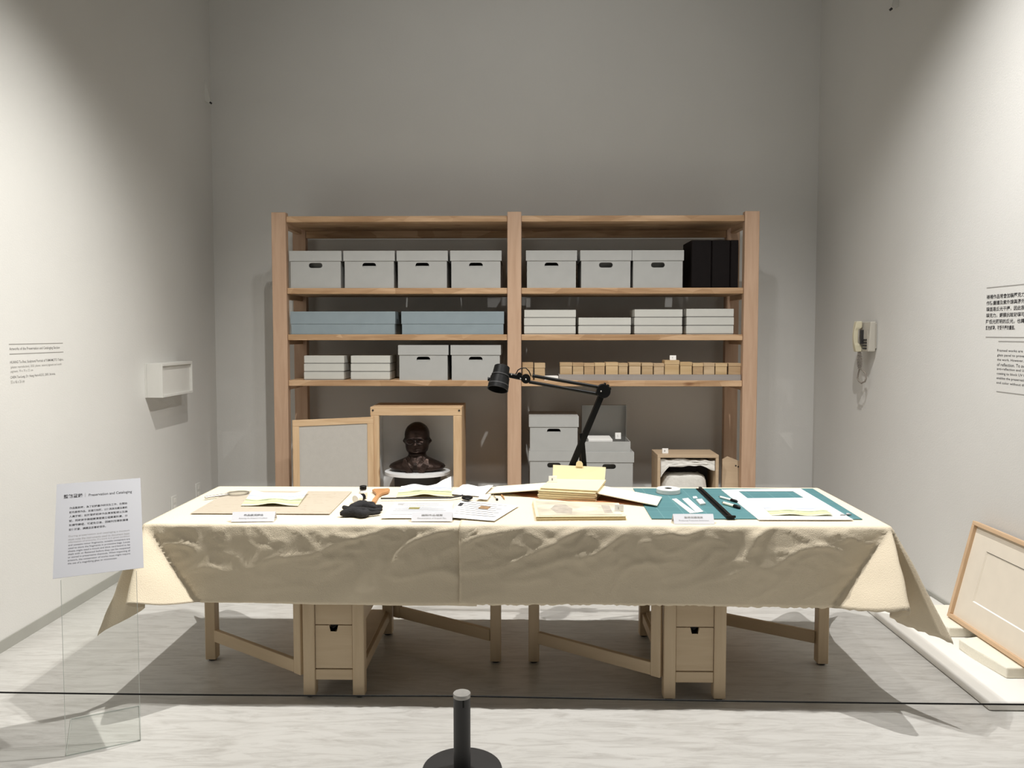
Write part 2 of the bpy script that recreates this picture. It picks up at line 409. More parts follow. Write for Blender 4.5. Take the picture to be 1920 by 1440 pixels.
_dg = None
def text_mesh(body, bold=0.0):
    cu = bpy.data.curves.new('lettering', 'FONT'); cu.body = body; cu.size = 1.0; cu.resolution_u = 2; cu.offset = bold
    to = bpy.data.objects.new('lettering', cu); C.objects.link(to)
    dg = bpy.context.evaluated_depsgraph_get()
    me = bpy.data.meshes.new_from_object(to.evaluated_get(dg))
    bpy.data.objects.remove(to); bpy.data.curves.remove(cu)
    return me
def lettering(body, m, parent, origin, ux, uy, width, height, bold=0.0, name='lettering', squeeze=True):
    """flat letters: origin = lower left, ux reading direction, uy up the letters, fitted to width x height"""
    me = text_mesh(body, bold)
    co = np.empty(len(me.vertices) * 3); me.vertices.foreach_get('co', co); co = co.reshape(-1, 3)
    lo, hi = co.min(0), co.max(0)
    sx = width / (hi[0] - lo[0]); sy = height / max(0.3, hi[1] - lo[1])
    ux, uy = Vector(ux), Vector(uy); nz = ux.cross(uy)
    me.materials.clear(); me.materials.append(m)
    o = bpy.data.objects.new(name, me); C.objects.link(o); o.parent = parent
    M = Matrix.Identity(4)
    for i, c in enumerate((ux * sx, uy * sy, nz)):
        for r in range(3): M[r][i] = c[r]
    org = Vector(origin) - ux * sx * lo[0] - uy * sy * lo[1]
    for r in range(3): M[r][3] = org[r]
    me.transform(M)
    return o

# ================================================================ SETTING
XL, XR, YB, YF, ZC = -2.54, 2.34, 6.30, -3.0, 4.9
def struct(name, bm, m): return obj(name, bm, m, kind='structure')
struct('floor', bbox(XL - 0.1, XR + 0.1, YF, YB + 0.1, -0.1, 0), M_FLOOR)
YW = 1.0   # the side walls end here and the hall opens out behind the camera
struct('wall_left', bbox(XL - 0.1, XL, YW, YB, 0, ZC), M_WALL)
struct('wall_right', bbox(XR, XR + 0.1, YW, YB, 0, ZC), M_WALL)
struct('wall_back', bbox(XL - 0.1, XR + 0.1, YB, YB + 0.1, 0, ZC), M_WALL)
struct('ceiling', bbox(XL - 0.1, XR + 0.1, YF, YB + 0.1, ZC, ZC + 0.1), M_CEIL)
struct('baseboard_left', bbox(XL + 0.0005, XL + 0.007, YW, YB - 0.001, 0.0, 0.058), M_BASE)
struct('baseboard_right', bbox(XR - 0.007, XR - 0.0005, YW, YB - 0.001, 0.0, 0.058), M_BASE)
struct('baseboard_back', bbox(XL + 0.008, XR - 0.008, YB - 0.007, YB - 0.0005, 0.0, 0.058), M_BASE)

# ================================================================ SHELVING
SF, SR = 5.65, 6.225            # front face, rear face of the posts
PW, PDp = 0.105, 0.062          # post width, post depth
XA, XM, XB = -1.852, -0.131, 1.583   # left edges of the three post pairs (front)
unit = thing('shelving_unit', 'tall two-bay open shelving of pale pine against the back wall', 'shelf', (0, 0, 0))
for x in (XA, XM, XB):
    w = PW if x != XM else 0.101
    obj('post', bev(bbox(-w / 2, w / 2, 0, PDp, 0, 2.425), 0.003), M_POST, unit, (x + w / 2, SF, 0))
    obj('post', bev(bbox(-w / 2, w / 2, -PDp, 0, 0, 2.40), 0.003), M_POST, unit, (x + w / 2, SR, 0))
    for z in (2.33, 1.80, 1.46, 1.12, 0.19):
        obj('side_rail', bbox(-0.02, 0.02, SF + PDp, SR - PDp, 0, 0.06), M_RAILY, unit, (x + w / 2, 0, z))
LEVELS = [2.398, 1.876, 1.537, 1.200, 0.300]
BAYS = [(XA + PW, XM), (XM + 0.101, XB)]
for zi, z in enumerate(LEVELS):
    for (a, b) in BAYS:
        th = 0.043
        obj('shelf_board', bev(bbox(-(b - a) / 2 + 0.001, (b - a) / 2 - 0.001, 0, SR - PDp - SF - 0.014, -th, 0), 0.0025), M_BOARD, unit, ((a + b) / 2, SF + 0.012, z))
for (a, b) in BAYS:
    obj('rear_rail', bev(bbox(-(b - a) / 2 + 0.001, (b - a) / 2 - 0.001, 0, 0.03, -0.06, 0), 0.002), M_BOARD, unit, ((a + b) / 2, SR - PDp + 0.004, 2.36))

# ---------------------------------------------------------------- lidded archive boxes
def stadium(cx, cz, hw, hh, n=7):
    return [(cx + (hw - hh) + hh * math.cos(a), cz + hh * math.sin(a)) for a in [(-PI / 2 + PI * i / n) for i in range(n + 1)]] + \
           [(cx - (hw - hh) + hh * math.cos(a), cz + hh * math.sin(a)) for a in [(PI / 2 + PI * i / n) for i in range(n + 1)]]
def archive_box(label, x0, x1, y, z, h, lidh, group, flap, depth=0.40, tilt=0.0):
    w = x1 - x0; lw = w; bw = w - 0.016
    t = thing('archive_box', label, 'box', ((x0 + x1) / 2, y, z), tilt, group)
    bm = NB(); top = h - 0.004
    plate_hole(bm, -bw / 2, bw / 2, 0, top, stadium(0, h - lidh - 0.032, 0.050, 0.0185), 0.004, 0.010)
    box(bm, -bw / 2, -bw / 2 + 0.005, 0.010, depth, 0, top); box(bm, bw / 2 - 0.005, bw / 2, 0.010, depth, 0, top)
    box(bm, -bw / 2 + 0.005, bw / 2 - 0.005, depth - 0.005, depth, 0, top); box(bm, -bw / 2 + 0.005, bw / 2 - 0.005, 0.010, depth - 0.005, 0, 0.005)
    obj('body', bm, M_BOX, t)
    bm = NB(); zl = h - lidh
    box(bm, -lw / 2, lw / 2, -0.001, depth + 0.005, h - 0.003, h)
    box(bm, -lw / 2, lw / 2, -0.001, 0.003, zl, h - 0.003); box(bm, -lw / 2, lw / 2, depth + 0.001, depth + 0.005, zl, h - 0.003)
    box(bm, -lw / 2, -lw / 2 + 0.004, 0.003, depth + 0.001, zl, h - 0.003); box(bm, lw / 2 - 0.004, lw / 2, 0.003, depth + 0.001, zl, h - 0.003)
    obj('lid', bm, M_BOX, t)
    if flap:
        zc = h - lidh - 0.032
        bm = NB(); bar(bm, (-0.047, 0.0125, zc - 0.0135), (0.047, 0.0125, zc - 0.0135), 0.003, 0.020)
        obj('handle_flap', bm, M_BOX, t)
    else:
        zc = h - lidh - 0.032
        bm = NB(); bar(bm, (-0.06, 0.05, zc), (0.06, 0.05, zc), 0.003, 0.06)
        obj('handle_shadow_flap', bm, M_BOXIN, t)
    return t
def X(px, y, py=600): return on_y(px, py, y).x
YB1 = SF + 0.020
z1 = LEVELS[1]; hB = on_y(790, 470, YB1).z - z1
specs = [(544, 641.5, False, 'grey archive box with dark handle hole at far left of top shelf'),
         (645, 741, True, 'grey lidded archive box, second from the left on the top shelf'),
         (744.5, 840, True, 'grey lidded archive box, third from the left on the top shelf'),
         (844.5, 940.5, True, 'grey lidded archive box on the top shelf just left of the middle post'),
         (986, 1081.5, True, 'grey lidded archive box on the top shelf just right of the middle post'),
         (1087.5, 1183.5, False, 'grey archive box with dark handle hole, middle of three on top right shelf'),
         (1184.5, 1281, False, 'grey lidded archive box with dark handle hole beside the black cases')]
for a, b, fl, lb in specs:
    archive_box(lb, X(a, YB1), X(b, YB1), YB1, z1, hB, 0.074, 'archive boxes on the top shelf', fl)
z3 = LEVELS[3]; hC = on_y(790, 647, YB1).z - z3
archive_box('grey lidded archive box on the third shelf beside the small stacked boxes', X(746, YB1), X(840.5, YB1), YB1, z3, hC, 0.072, 'archive boxes on the third shelf', True)
archive_box('grey lidded archive box on the third shelf behind the black lamp head', X(844.5, YB1), X(939, YB1), YB1, z3, hC, 0.072, 'archive boxes on the third shelf', True)
z4 = LEVELS[4]
YC = 5.69
zs = on_y(1040, 846, YC).z; zt = on_y(1040, 781, YC).z
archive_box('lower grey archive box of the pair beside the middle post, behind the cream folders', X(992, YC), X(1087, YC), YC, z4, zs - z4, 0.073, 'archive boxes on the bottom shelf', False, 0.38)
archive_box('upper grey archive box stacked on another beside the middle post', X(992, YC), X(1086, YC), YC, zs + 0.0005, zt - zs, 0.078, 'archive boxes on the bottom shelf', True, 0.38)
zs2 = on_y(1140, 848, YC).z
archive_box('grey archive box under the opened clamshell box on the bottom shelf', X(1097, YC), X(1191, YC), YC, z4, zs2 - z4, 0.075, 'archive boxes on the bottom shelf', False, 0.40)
# opened clamshell box on top of it
cx0, cx1 = X(1098, YC + 0.03), X(1184, YC + 0.03); zc = zs2 + 0.0005
t = thing('clamshell_box', 'opened grey clamshell box with its lid standing upright at the back', 'box', ((cx0 + cx1) / 2, YC + 0.03, zc))
w = cx1 - cx0; hT = on_y(1140, 828, YC + 0.03).z - zc
bm = NB(); box(bm, -w / 2, w / 2, 0, 0.004, 0, hT); box(bm, -w / 2, w / 2, 0.004, 0.29, 0, 0.004)
box(bm, -w / 2, -w / 2 + 0.004, 0.004, 0.29, 0.004, hT); box(bm, w / 2 - 0.004, w / 2, 0.004, 0.29, 0.004, hT); box(bm, -w / 2, w / 2, 0.29, 0.294, 0, hT)
obj('tray', bm, M_BOX, t)
hL = on_y(1135, 759, YC + 0.32).z - zc
bm = NB(); box(bm, -w / 2 - 0.004, w / 2 + 0.004, 0.305, 0.309, 0, hL)
box(bm, -w / 2 - 0.004, -w / 2, 0.262, 0.305, hT + 0.004, hL); box(bm, w / 2, w / 2 + 0.004, 0.262, 0.305, hT + 0.004, hL); box(bm, -w / 2, w / 2, 0.262, 0.305, hL - 0.004, hL)
obj('lid', bm, M_BOX, t)
tag(obj('paper_stack', bev(bbox(-0.13, 0.05, -0.11, 0.11, 0, hT - 0.004 + 0.012), 0.002), M_PAPER, None, ((cx0 + cx1) / 2 - 0.01, YC + 0.03 + 0.14, zc + 0.0045)),
    'pale paper stack lying inside the opened clamshell box', 'paper')

# ---------------------------------------------------------------- flat boxes
def flat_box(name, label, x0, x1, y, z, h, m, group, depth=0.34, lid=None):
    w = x1 - x0
    t = thing(name, label, 'box', ((x0 + x1) / 2, y, z), 0, group)
    lid = lid or h * 0.88
    if lid < h * 0.8:
        obj('base', bev(bbox(-w / 2 + 0.004, w / 2 - 0.004, 0.003, depth - 0.003, 0, h - 0.005), 0.0015), m, t)
    else:
        obj('base', bbox(-w / 2 + 0.003, w / 2 - 0.003, 0.003, depth - 0.003, 0, h - 0.005), M_BOXIN, t)
    bm = NB()
    box(bm, -w / 2, w / 2, 0, depth, h - 0.003, h); z0 = h - lid
    box(bm, -w / 2, w / 2, 0, 0.0025, z0, h - 0.003); box(bm, -w / 2, w / 2, depth - 0.0025, depth, z0, h - 0.003)
    box(bm, -w / 2, -w / 2 + 0.0025, 0.0025, depth - 0.0025, z0, h - 0.003); box(bm, w / 2 - 0.0025, w / 2, 0.0025, depth - 0.0025, z0, h - 0.003)
    obj('lid', bm, m, t)
    return t
z2 = LEVELS[2]
hb = on_y(640, 584, YB1).z - z2
flat_box('flat_storage_box', 'long blue-grey flat box on the second shelf beside the left post', X(544.5, YB1), X(741, YB1), YB1, z2, hb, M_BLUE, 'long blue-grey boxes', 0.42, hb * 0.54)
flat_box('flat_storage_box', 'long blue-grey flat box on the second shelf beside the middle post', X(752.5, YB1), X(945, YB1), YB1, z2, hb, M_BLUE, 'long blue-grey boxes', 0.42, hb * 0.54)
ordn = {3: ['bottom', 'middle', 'top'], 2: ['lower', 'upper']}
def stack(px0, px1, ytop, n, z, y, where, group, jit):
    H = on_y((px0 + px1) / 2, ytop, y).z - z; h = H / n
    for k in range(n):
        d = jit * (random.random() - 0.5)
        flat_box('slim_box', f'{ordn[n][k]} slim white box of the stack {where}', X(px0, y) + d, X(px1, y) + d, y + abs(d), z + k * h + 0.0002 * k, h - 0.0004, M_WHITEBOX, group, 0.30)
g2 = 'slim white boxes on the second shelf'
stack(983, 1079.5, 581, 3, z2, YB1 + 0.01, 'nearest the middle post on the second shelf', g2, 0.004)
stack(1085, 1183, 595.5, 2, z2, YB1 + 0.01, 'of two on the second shelf', g2, 0.003)
stack(1190, 1279.5, 580, 3, z2, YB1 + 0.015, 'right of the two-box stack on the second shelf', g2, 0.004)
stack(1287.5, 1376, 579, 3, z2, YB1 + 0.01, 'next to the right post on the second shelf', g2, 0.004)
g3 = 'slim white boxes on the third shelf'
stack(569, 644, 667, 3, z3, YB1 + 0.012, 'next to the left post on the third shelf', g3, 0.004)
stack(657, 730.5, 667, 3, z3, YB1 + 0.012, 'beside the lidded boxes on the third shelf', g3, 0.004)

# ---------------------------------------------------------------- black cases
yk = YB1 + 0.03; hk = on_y(1340, 450, yk).z - z1
for a, b, lb in ((1296, 1334, 'wide black document case nearest the grey archive boxes'), (1334.6, 1369, 'black document case in the middle of the three'), (1369.6, 1384.5, 'narrow black document case beside the right post')):
    x0, x1 = X(a, yk, 500), X(b, yk, 500); w = x1 - x0
    t = thing('document_case', lb, 'document case', ((x0 + x1) / 2, yk, z1), 0, 'black cases on the top shelf')
    obj('body', bev(bbox(-w / 2, w / 2, 0.004, 0.30, 0, hk), 0.003), M_BLACKBOX, t)
    obj('spine', bev(bbox(-w / 2 + 0.004, w / 2 - 0.004, 0, 0.008, 0.004, hk - 0.004), 0.002), M_BLACKBOX, t)

# ---------------------------------------------------------------- small wooden boxes on a grey riser
yr = SF + 0.03; zr = on_y(1200, 702.5, yr).z
riser = thing('display_riser', 'low glossy grey riser under the row of small wooden boxes', 'riser', (0, 0, z3))
ra, rb = X(1048, yr), X(1391, yr)
obj('top', bev(bbox(ra, rb, yr, yr + 0.25, zr - z3 - 0.008, zr - z3), 0.001), M_PLATE, riser)
obj('front', bbox(ra, rb, yr + 0.001, yr + 0.008, 0, zr - z3 - 0.008), M_PLATE, riser)
obj('back', bbox(ra, rb, yr + 0.24, yr + 0.248, 0, zr - z3 - 0.008), M_PLATE, riser)
tag(sheet('lit_spot_block', [Vector((X(1021, yr), yr + 0.10, z3 + 0.0005)), Vector((X(1047, yr), yr + 0.10, z3 + 0.0005)), Vector((X(1047, yr), yr, z3 + 0.0005)), Vector((X(1021, yr), yr, z3 + 0.0005))], 0.03, M_PAPER),  # white block added in place of a lit spot on the shelf
    'added white block standing in for a lit spot beside the grey riser', 'block')
blocks = [(979, 1000, 680, 1), (1002, 1022.5, 681, 0), (1050, 1073.5, 680, 0), (1074, 1095, 680.5, 0), (1095.5, 1115, 681, 1), (1115.5, 1135, 680.5, 1), (1136, 1160, 679.5, 2), (1160.5, 1178, 681, 0), (1180, 1202.5, 680, 3), (1204, 1225.5, 680.5, 0), (1226.5, 1246.5, 681.5, 3), (1247, 1275, 675.5, 2), (1276, 1299, 679, 2), (1300, 1320, 681, 1), (1320.5, 1341.5, 680.5, 3), (1342.5, 1365, 681, 2), (1367, 1391, 681, 1)]
names = ['beside the middle post', 'second from the middle post', 'at the left end of the grey riser', 'second along the grey riser', 'third along the grey riser', 'fourth along the grey riser', 'fifth along the grey riser, pale', 'sixth along the grey riser', 'seventh along the grey riser', 'eighth along the grey riser', 'ninth along the grey riser, left of the tallest', 'tallest of the row, carrying a white tag', 'right of the tallest one', 'second right of the tallest one', 'third right of the tallest one', 'pale, last but one before the right post', 'at the right end beside the post']
for (a, b, yt, mi), nm in zip(blocks, names):
    zb = zr if a > 1040 else z3
    if a < 1040: yt += 0
    x0, x1 = X(a, yr + 0.015), X(b, yr + 0.015); w = x1 - x0; h = on_y(1200, yt, yr + 0.015).z - zb; 
    t = thing('small_wooden_box', f'small wooden box on the third shelf, {nm}', 'box', ((x0 + x1) / 2, yr + 0.015, zb), random.uniform(-0.02, 0.02), 'small wooden boxes')
    dp = 0.11
    obj('body', bev(bbox(-w / 2 + 0.002, w / 2 - 0.002, 0.002, dp, 0, h * 0.70), 0.0015), M_SMALLBOX[mi], t)
    obj('lid', bev(bbox(-w / 2, w / 2, 0, dp + 0.002, h * 0.70 + 0.0006, h), 0.002), M_SMALLBOX[(mi + (1 if random.random() < 0.3 else 0)) % 4], t)

# ---------------------------------------------------------------- small white number tags
def number_tag(label, p, w, h, mark, rz=0.0):
    t = thing('number_tag', label, 'tag', p, rz, 'small white number tags')
    bm = NB(); d = h * 0.55
    v = [bm.verts.new(c) for c in ((-w / 2, 0, 0), (w / 2, 0, 0), (w / 2, d, 0), (-w / 2, d, 0), (-w / 2, d * 0.30, h), (w / 2, d * 0.30, h), (w / 2, d * 0.7, h), (-w / 2, d * 0.7, h))]
    for f in ((0, 3, 2, 1), (4, 5, 6, 7), (0, 1, 5, 4), (1, 2, 6, 5), (2, 3, 7, 6), (3, 0, 4, 7)): bm.faces.new([v[i] for i in f])
    obj('card', bm, M_PAPER, t)
    if mark:
        up = Vector((0, d * 0.30, h)).normalized()
        lettering(mark, M_INKG, t, Vector((-w * 0.16, 0, 0)) + up * (h * 0.33) + Vector((0, -0.0006, 0)), (1, 0, 0), up, w * (0.32 if len(mark) > 1 else 0.14), h * 0.36)
    return t
p = on_y(1262.5, 676, yr + 0.03)
number_tag('small white tag standing on the tallest small wooden box', (p.x, yr + 0.04, on_y(1262, 675.5, yr + 0.015).z + 0.001), 0.046, 0.034, '4')
p = on_y(1161.5, 829, YC + 0.03)
number_tag('small white tag standing at the front of the opened clamshell box', (p.x, YC + 0.11, zc + hT + 0.0085), 0.042, 0.046, '5')

# ---------------------------------------------------------------- crate with bust
CF = 5.62; cl, cr = X(694, CF, 770), X(866, CF, 770); ct = on_y(780, 763, CF).z; cd = 0.37; cb = z4
crate = thing('museum_crate', 'tall pine transport crate, white inside, standing open with a bronze bust', 'crate', ((cl + cr) / 2, CF, cb))
w = cr - cl; h = ct - cb; fw_ = 0.066
obj('top_rail', bev(bbox(-w / 2, w / 2, 0, 0.03, h - 0.064, h), 0.003), M_CRATE, crate)
obj('bottom_rail', bev(bbox(-w / 2, w / 2, 0, 0.03, 0, 0.05), 0.003), M_CRATE, crate)
for s in (-1, 1): obj('stile', bev(bbox(-fw_ / 2 + 0.002, fw_ / 2 - 0.002, 0, 0.03, 0.0505, h - 0.0645), 0.003), M_CRATEZ, crate, (s * (w / 2 - fw_ / 2), 0, 0))
for s in (-1, 1):
    obj('side_panel', bbox(-0.008, 0.008, 0.031, cd, 0, h - 0.002), M_CRATEZ, crate, (s * (w / 2 - 0.009), 0, 0))
    obj('liner', bbox(-0.004, 0.004, 0.032, cd - 0.012, 0.0165, h - 0.0185), M_LINER, crate, (s * (w / 2 - 0.0225), 0, 0))
obj('top_panel', bbox(-w / 2 + 0.018, w / 2 - 0.018, 0.031, cd, h - 0.018, h - 0.002), M_CRATE, crate)
obj('bottom_panel', bbox(-w / 2 + 0.018, w / 2 - 0.018, 0.031, cd, 0.0, 0.016), M_CRATE, crate)
obj('back_panel', bbox(-w / 2 + 0.018, w / 2 - 0.018, cd - 0.012, cd, 0.0165, h - 0.0185), M_LINER, crate)
for x_, z_ in ((w / 2 - 0.02, h - 0.025), (-w / 2 + 0.02, h - 0.025)):
    obj('corner_bolt', lathe(NB(), [(0, -0.004), (0.007, -0.004), (0.007, 0.001)], 10, 'y', (x_, 0, z_)), M_BLACKM, crate)
# hinged door swung out to the left
hx, hy = -0.5 * w + fw_ * 0.35, -0.012
dl = on_y(548, 788, 5.38); hp = Vector((crate.location.x + hx, CF + hy, 0)); dirv = Vector((dl.x, dl.y, 0)) - hp
ang = math.atan2(dirv.y, dirv.x); DW = dirv.length; DH = dl.z - cb - 0.015
door = bpy.data.objects.new('door', None); C.objects.link(door); door.parent = crate; door.location = (hx, hy, 0.015); door.rotation_euler = (0, 0, ang)
# door local +x runs away from the hinge, its outer face is turned to the room
obj('door_panel', bbox(0.045, DW - 0.045, -0.006, 0.008, 0.045, DH - 0.045), M_CANVAS, door)
obj('door_rail', bev(bbox(0, DW, -0.012, 0.014, DH - 0.045, DH), 0.002), M_CRATE, door)
obj('door_rail', bev(bbox(0, DW, -0.012, 0.014, 0, 0.045), 0.002), M_CRATE, door)
obj('door_stile', bev(bbox(0, 0.045, -0.012, 0.014, 0.0455, DH - 0.0455), 0.002), M_CRATEZ, door)
obj('door_stile', bev(bbox(DW - 0.045, DW, -0.012, 0.014, 0.0455, DH - 0.0455), 0.002), M_CRATEZ, door)
# round white stand and drum
bx = on_y(781, 880, CF + 0.14).x; by = CF + 0.195
zd = on_y(780, 889.5, CF + 0.04).z; zdt = 0.021
st = thing('bust_stand', 'round white disc stand on a dark drum inside the crate', 'stand', (bx, by, cb + 0.0165))
obj('drum', lathe(NB(), [(0, 0), (0.17, 0), (0.175, zd - cb - 0.0165 - 0.022), (0, zd - cb - 0.0165 - 0.022)], 40), M_BLACKM, st, smooth=False)
soft(obj('disc', bev(lathe(NB(), [(0, zd - cb - 0.0165 - 0.0215), (0.245, zd - cb - 0.0165 - 0.0215), (0.247, zd - cb - 0.0165), (0, zd - cb - 0.0165)], 64), 0.0001), M_DISC, st).__class__ and st.children[-1])
st.children[-1].scale = (1.02, 0.62, 1)
for ch in st.children: ch.location = (0, 0, 0)
st.children[0].scale = (1, 0.8, 1)

# ---------------------------------------------------------------- bust (one continuous body, clothing and glasses are its parts)
zb0 = zd + 0.0008
bt = on_y(783, 791, by)
BH = bt.z - zb0
bust = thing('bust', 'dark bronze bust of a man in glasses, jacket and shirt collar', 'sculpture', (on_y(782, 850, by).x, by + 0.01, zb0))
def build_bust():
    # rings: z (fraction of height), half width, front depth, back depth, forward shift
    R = [(0.00, 0.105, 0.085, 0.070, 0.0), (0.018, 0.165, 0.105, 0.082, 0), (0.05, 0.205, 0.115, 0.09, 0), (0.09, 0.214, 0.115, 0.092, 0), (0.13, 0.205, 0.110, 0.090, 0), (0.17, 0.178, 0.102, 0.085, 0), (0.21, 0.142, 0.092, 0.078, 0), (0.25, 0.105, 0.080, 0.072, 0), (0.285, 0.078, 0.070, 0.066, 0), (0.32, 0.067, 0.062, 0.062, 0), (0.36, 0.066, 0.066, 0.064, 0),
         (0.385, 0.069, 0.083, 0.070, 0), (0.41, 0.078, 0.094, 0.076, 0), (0.45, 0.084, 0.097, 0.082, 0), (0.50, 0.087, 0.098, 0.088, 0), (0.55, 0.087, 0.098, 0.094, 0), (0.60, 0.090, 0.097, 0.099, 0), (0.65, 0.092, 0.096, 0.102, 0), (0.70, 0.093, 0.098, 0.104, 0), (0.75, 0.093, 0.098, 0.104, 0), (0.80, 0.091, 0.095, 0.101, 0), (0.85, 0.085, 0.088, 0.094, 0), (0.90, 0.074, 0.075, 0.082, 0), (0.94, 0.058, 0.057, 0.064, 0), (0.97, 0.041, 0.039, 0.045, 0), (0.99, 0.022, 0.021, 0.024, 0)]
    def ip(z):
        for a, b in zip(R, R[1:]):
            if a[0] <= z <= b[0]:
                t = (z - a[0]) / (b[0] - a[0]); return [a[i] * (1 - t) + b[i] * t for i in range(5)]
        return list(R[-1])
    N, K = 110, 72
    bm = NB(); rings = []
    g = lambda d, s: math.exp(-(d / s) ** 2)
    for j in range(N + 1):
        f = j / N * 0.99; z = f * BH; q = ip(f); ring = []
        for k in range(K):
            a = 2 * PI * k / K; cx, cy = math.cos(a), math.sin(a)
            e = 0.88
            x = q[1] * math.copysign(abs(cx) ** e, cx)
            y = (q[2] if cy < 0 else q[3]) * math.copysign(abs(cy) ** e, cy)
            if f > 0.36:                      # face: -y is the front
                fr = max(0, -cy)
                ax = abs(x)
                y -= fr * 0.030 * g(f - 0.555, 0.045 if f < 0.555 else 0.075) * g(x, 0.017 if f > 0.58 else 0.024)   # nose
                y += fr * 0.013 * g(f - 0.635, 0.028) * g(ax - 0.036, 0.022)     # eye sockets
                y -= fr * 0.004 * g(f - 0.635, 0.016) * g(ax - 0.034, 0.013)     # eyeballs
                y -= fr * 0.007 * g(f - 0.685, 0.020) * g(ax - 0.034, 0.030)     # brow
                y -= fr * 0.008 * g(f - 0.490, 0.010) * g(x, 0.028)              # upper lip
                y += fr * 0.006 * g(f - 0.472, 0.007) * g(x, 0.030)              # mouth line
                y -= fr * 0.008 * g(f - 0.455, 0.011) * g(x, 0.024)              # lower lip
                y += fr * 0.006 * g(f - 0.430, 0.012) * g(x, 0.024)
                y -= fr * 0.010 * g(f - 0.400, 0.020) * g(x, 0.028)              # chin
                y -= fr * 0.005 * g(f - 0.555, 0.05) * g(ax - 0.050, 0.020)      # cheekbones
                y += fr * 0.004 * g(f - 0.50, 0.03) * g(ax - 0.040, 0.010)       # folds beside the mouth
                ear = g(f - 0.605, 0.055) * g(y - 0.008, 0.022)
                x += math.copysign(0.021 * ear, cx) if ax > 0.06 else 0
            elif f < 0.30:                     # jacket folds
                y -= 0.004 * math.sin(x * 70) * max(0, -cy) * g(f - 0.12, 0.1)
            ring.append(bm.verts.new((x, y, z)))
        rings.append(ring)
    for j in range(N):
        for k in range(K): bm.faces.new((rings[j][k], rings[j][(k + 1) % K], rings[j + 1][(k + 1) % K], rings[j + 1][k]))
    bm.faces.new(rings[0][::-1]); bm.faces.new(rings[-1])
    return bm
obj('figure', build_bust(), M_BRONZE, bust, smooth=True)
def strip(name, pts, w, th, m, parent):
    """flat band following points, width in the xz plane, lying on the front"""
    bm = NB(); V = []
    for i, p in enumerate(pts):
        p = Vector(p); q0 = Vector(pts[max(i - 1, 0)]); q1 = Vector(pts[min(i + 1, len(pts) - 1)]); d = (q1 - q0).normalized()
        s = Vector((d.z, 0, -d.x)).normalized(); ww = w[i] if isinstance(w, (list, tuple)) else w
        V.append([bm.verts.new(p + s * ww / 2), bm.verts.new(p - s * ww / 2), bm.verts.new(p - s * ww / 2 + Vector((0, th, 0))), bm.verts.new(p + s * ww / 2 + Vector((0, th, 0)))])
    for a, b in zip(V, V[1:]):
        for k in range(4): bm.faces.new((a[k], a[(k + 1) % 4], b[(k + 1) % 4], b[k]))
    bm.faces.new(V[0]); bm.faces.new(V[-1][::-1])
    return obj(name, bm, m, parent)
for s in (-1, 1):
    strip('collar', [(s * 0.062, -0.058, 0.30 * BH), (s * 0.048, -0.088, 0.235 * BH), (s * 0.018, -0.108, 0.155 * BH)], [0.022, 0.034, 0.012], 0.012, M_BRONZE, bust)
    strip('lapel', [(s * 0.085, -0.075, 0.27 * BH), (s * 0.078, -0.105, 0.17 * BH), (s * 0.050, -0.124, 0.05 * BH), (s * 0.022, -0.112, 0.008 * BH)], [0.02, 0.045, 0.040, 0.012], 0.016, M_BRONZE, bust)
strip('tie', [(0, -0.098, 0.20 * BH), (0, -0.114, 0.155 * BH), (0, -0.120, 0.06 * BH), (0, -0.106, 0.01 * BH)], [0.018, 0.026, 0.032, 0.034], 0.014, M_BRONZED, bust)
gz = 0.632 * BH
for s in (-1, 1):
    pts = [(s * 0.038 + 0.029 * math.cos(a), -0.112 + 0.006 * abs(math.cos(a)), gz + 0.023 * math.sin(a)) for a in [2 * PI * i / 24 for i in range(25)]]
    soft(obj('glasses_rim', tube(NB(), pts, 0.0042, 8, False), M_BRONZED, bust), 80)
    soft(obj('glasses_arm', tube(NB(), [(s * 0.067, -0.105, gz + 0.008), (s * 0.092, -0.06, gz + 0.006), (s * 0.100, 0.0, gz + 0.004)], 0.0028, 6), M_BRONZED, bust), 80)
soft(obj('glasses_bridge', tube(NB(), [(-0.010, -0.114, gz + 0.006), (0, -0.122, gz + 0.011), (0.010, -0.114, gz + 0.006)], 0.003, 6), M_BRONZED, bust), 80)

# ---------------------------------------------------------------- small open crate with wrapped object
kf = 5.68; ka, kb = X(1233, kf, 860), X(1348, kf, 860); kt = on_y(1290, 853, kf).z; kw = kb - ka; kh = kt - z4; kd = 0.27
t = thing('plywood_crate', 'small open plywood crate holding a white wrapped bundle', 'crate', ((ka + kb) / 2, kf, z4))
th = 0.022
obj('top_panel', bev(bbox(-kw / 2, kw / 2, 0, kd, kh - th, kh), 0.002), M_PLY, t)
obj('bottom_panel', bev(bbox(-kw / 2, kw / 2, 0, kd, 0, th), 0.002), M_PLY, t)
for s in (-1, 1): obj('side_panel', bev(bbox(-th / 2, th / 2, 0, kd, th + 0.0005, kh - th - 0.0005), 0.002), M_PLY, t, (s * (kw / 2 - th / 2), 0, 0))
obj('back_panel', bbox(-kw / 2 + th + 0.0005, kw / 2 - th - 0.0005, kd - 0.012, kd, th + 0.0005, kh - th - 0.0005), M_BLACKM, t)
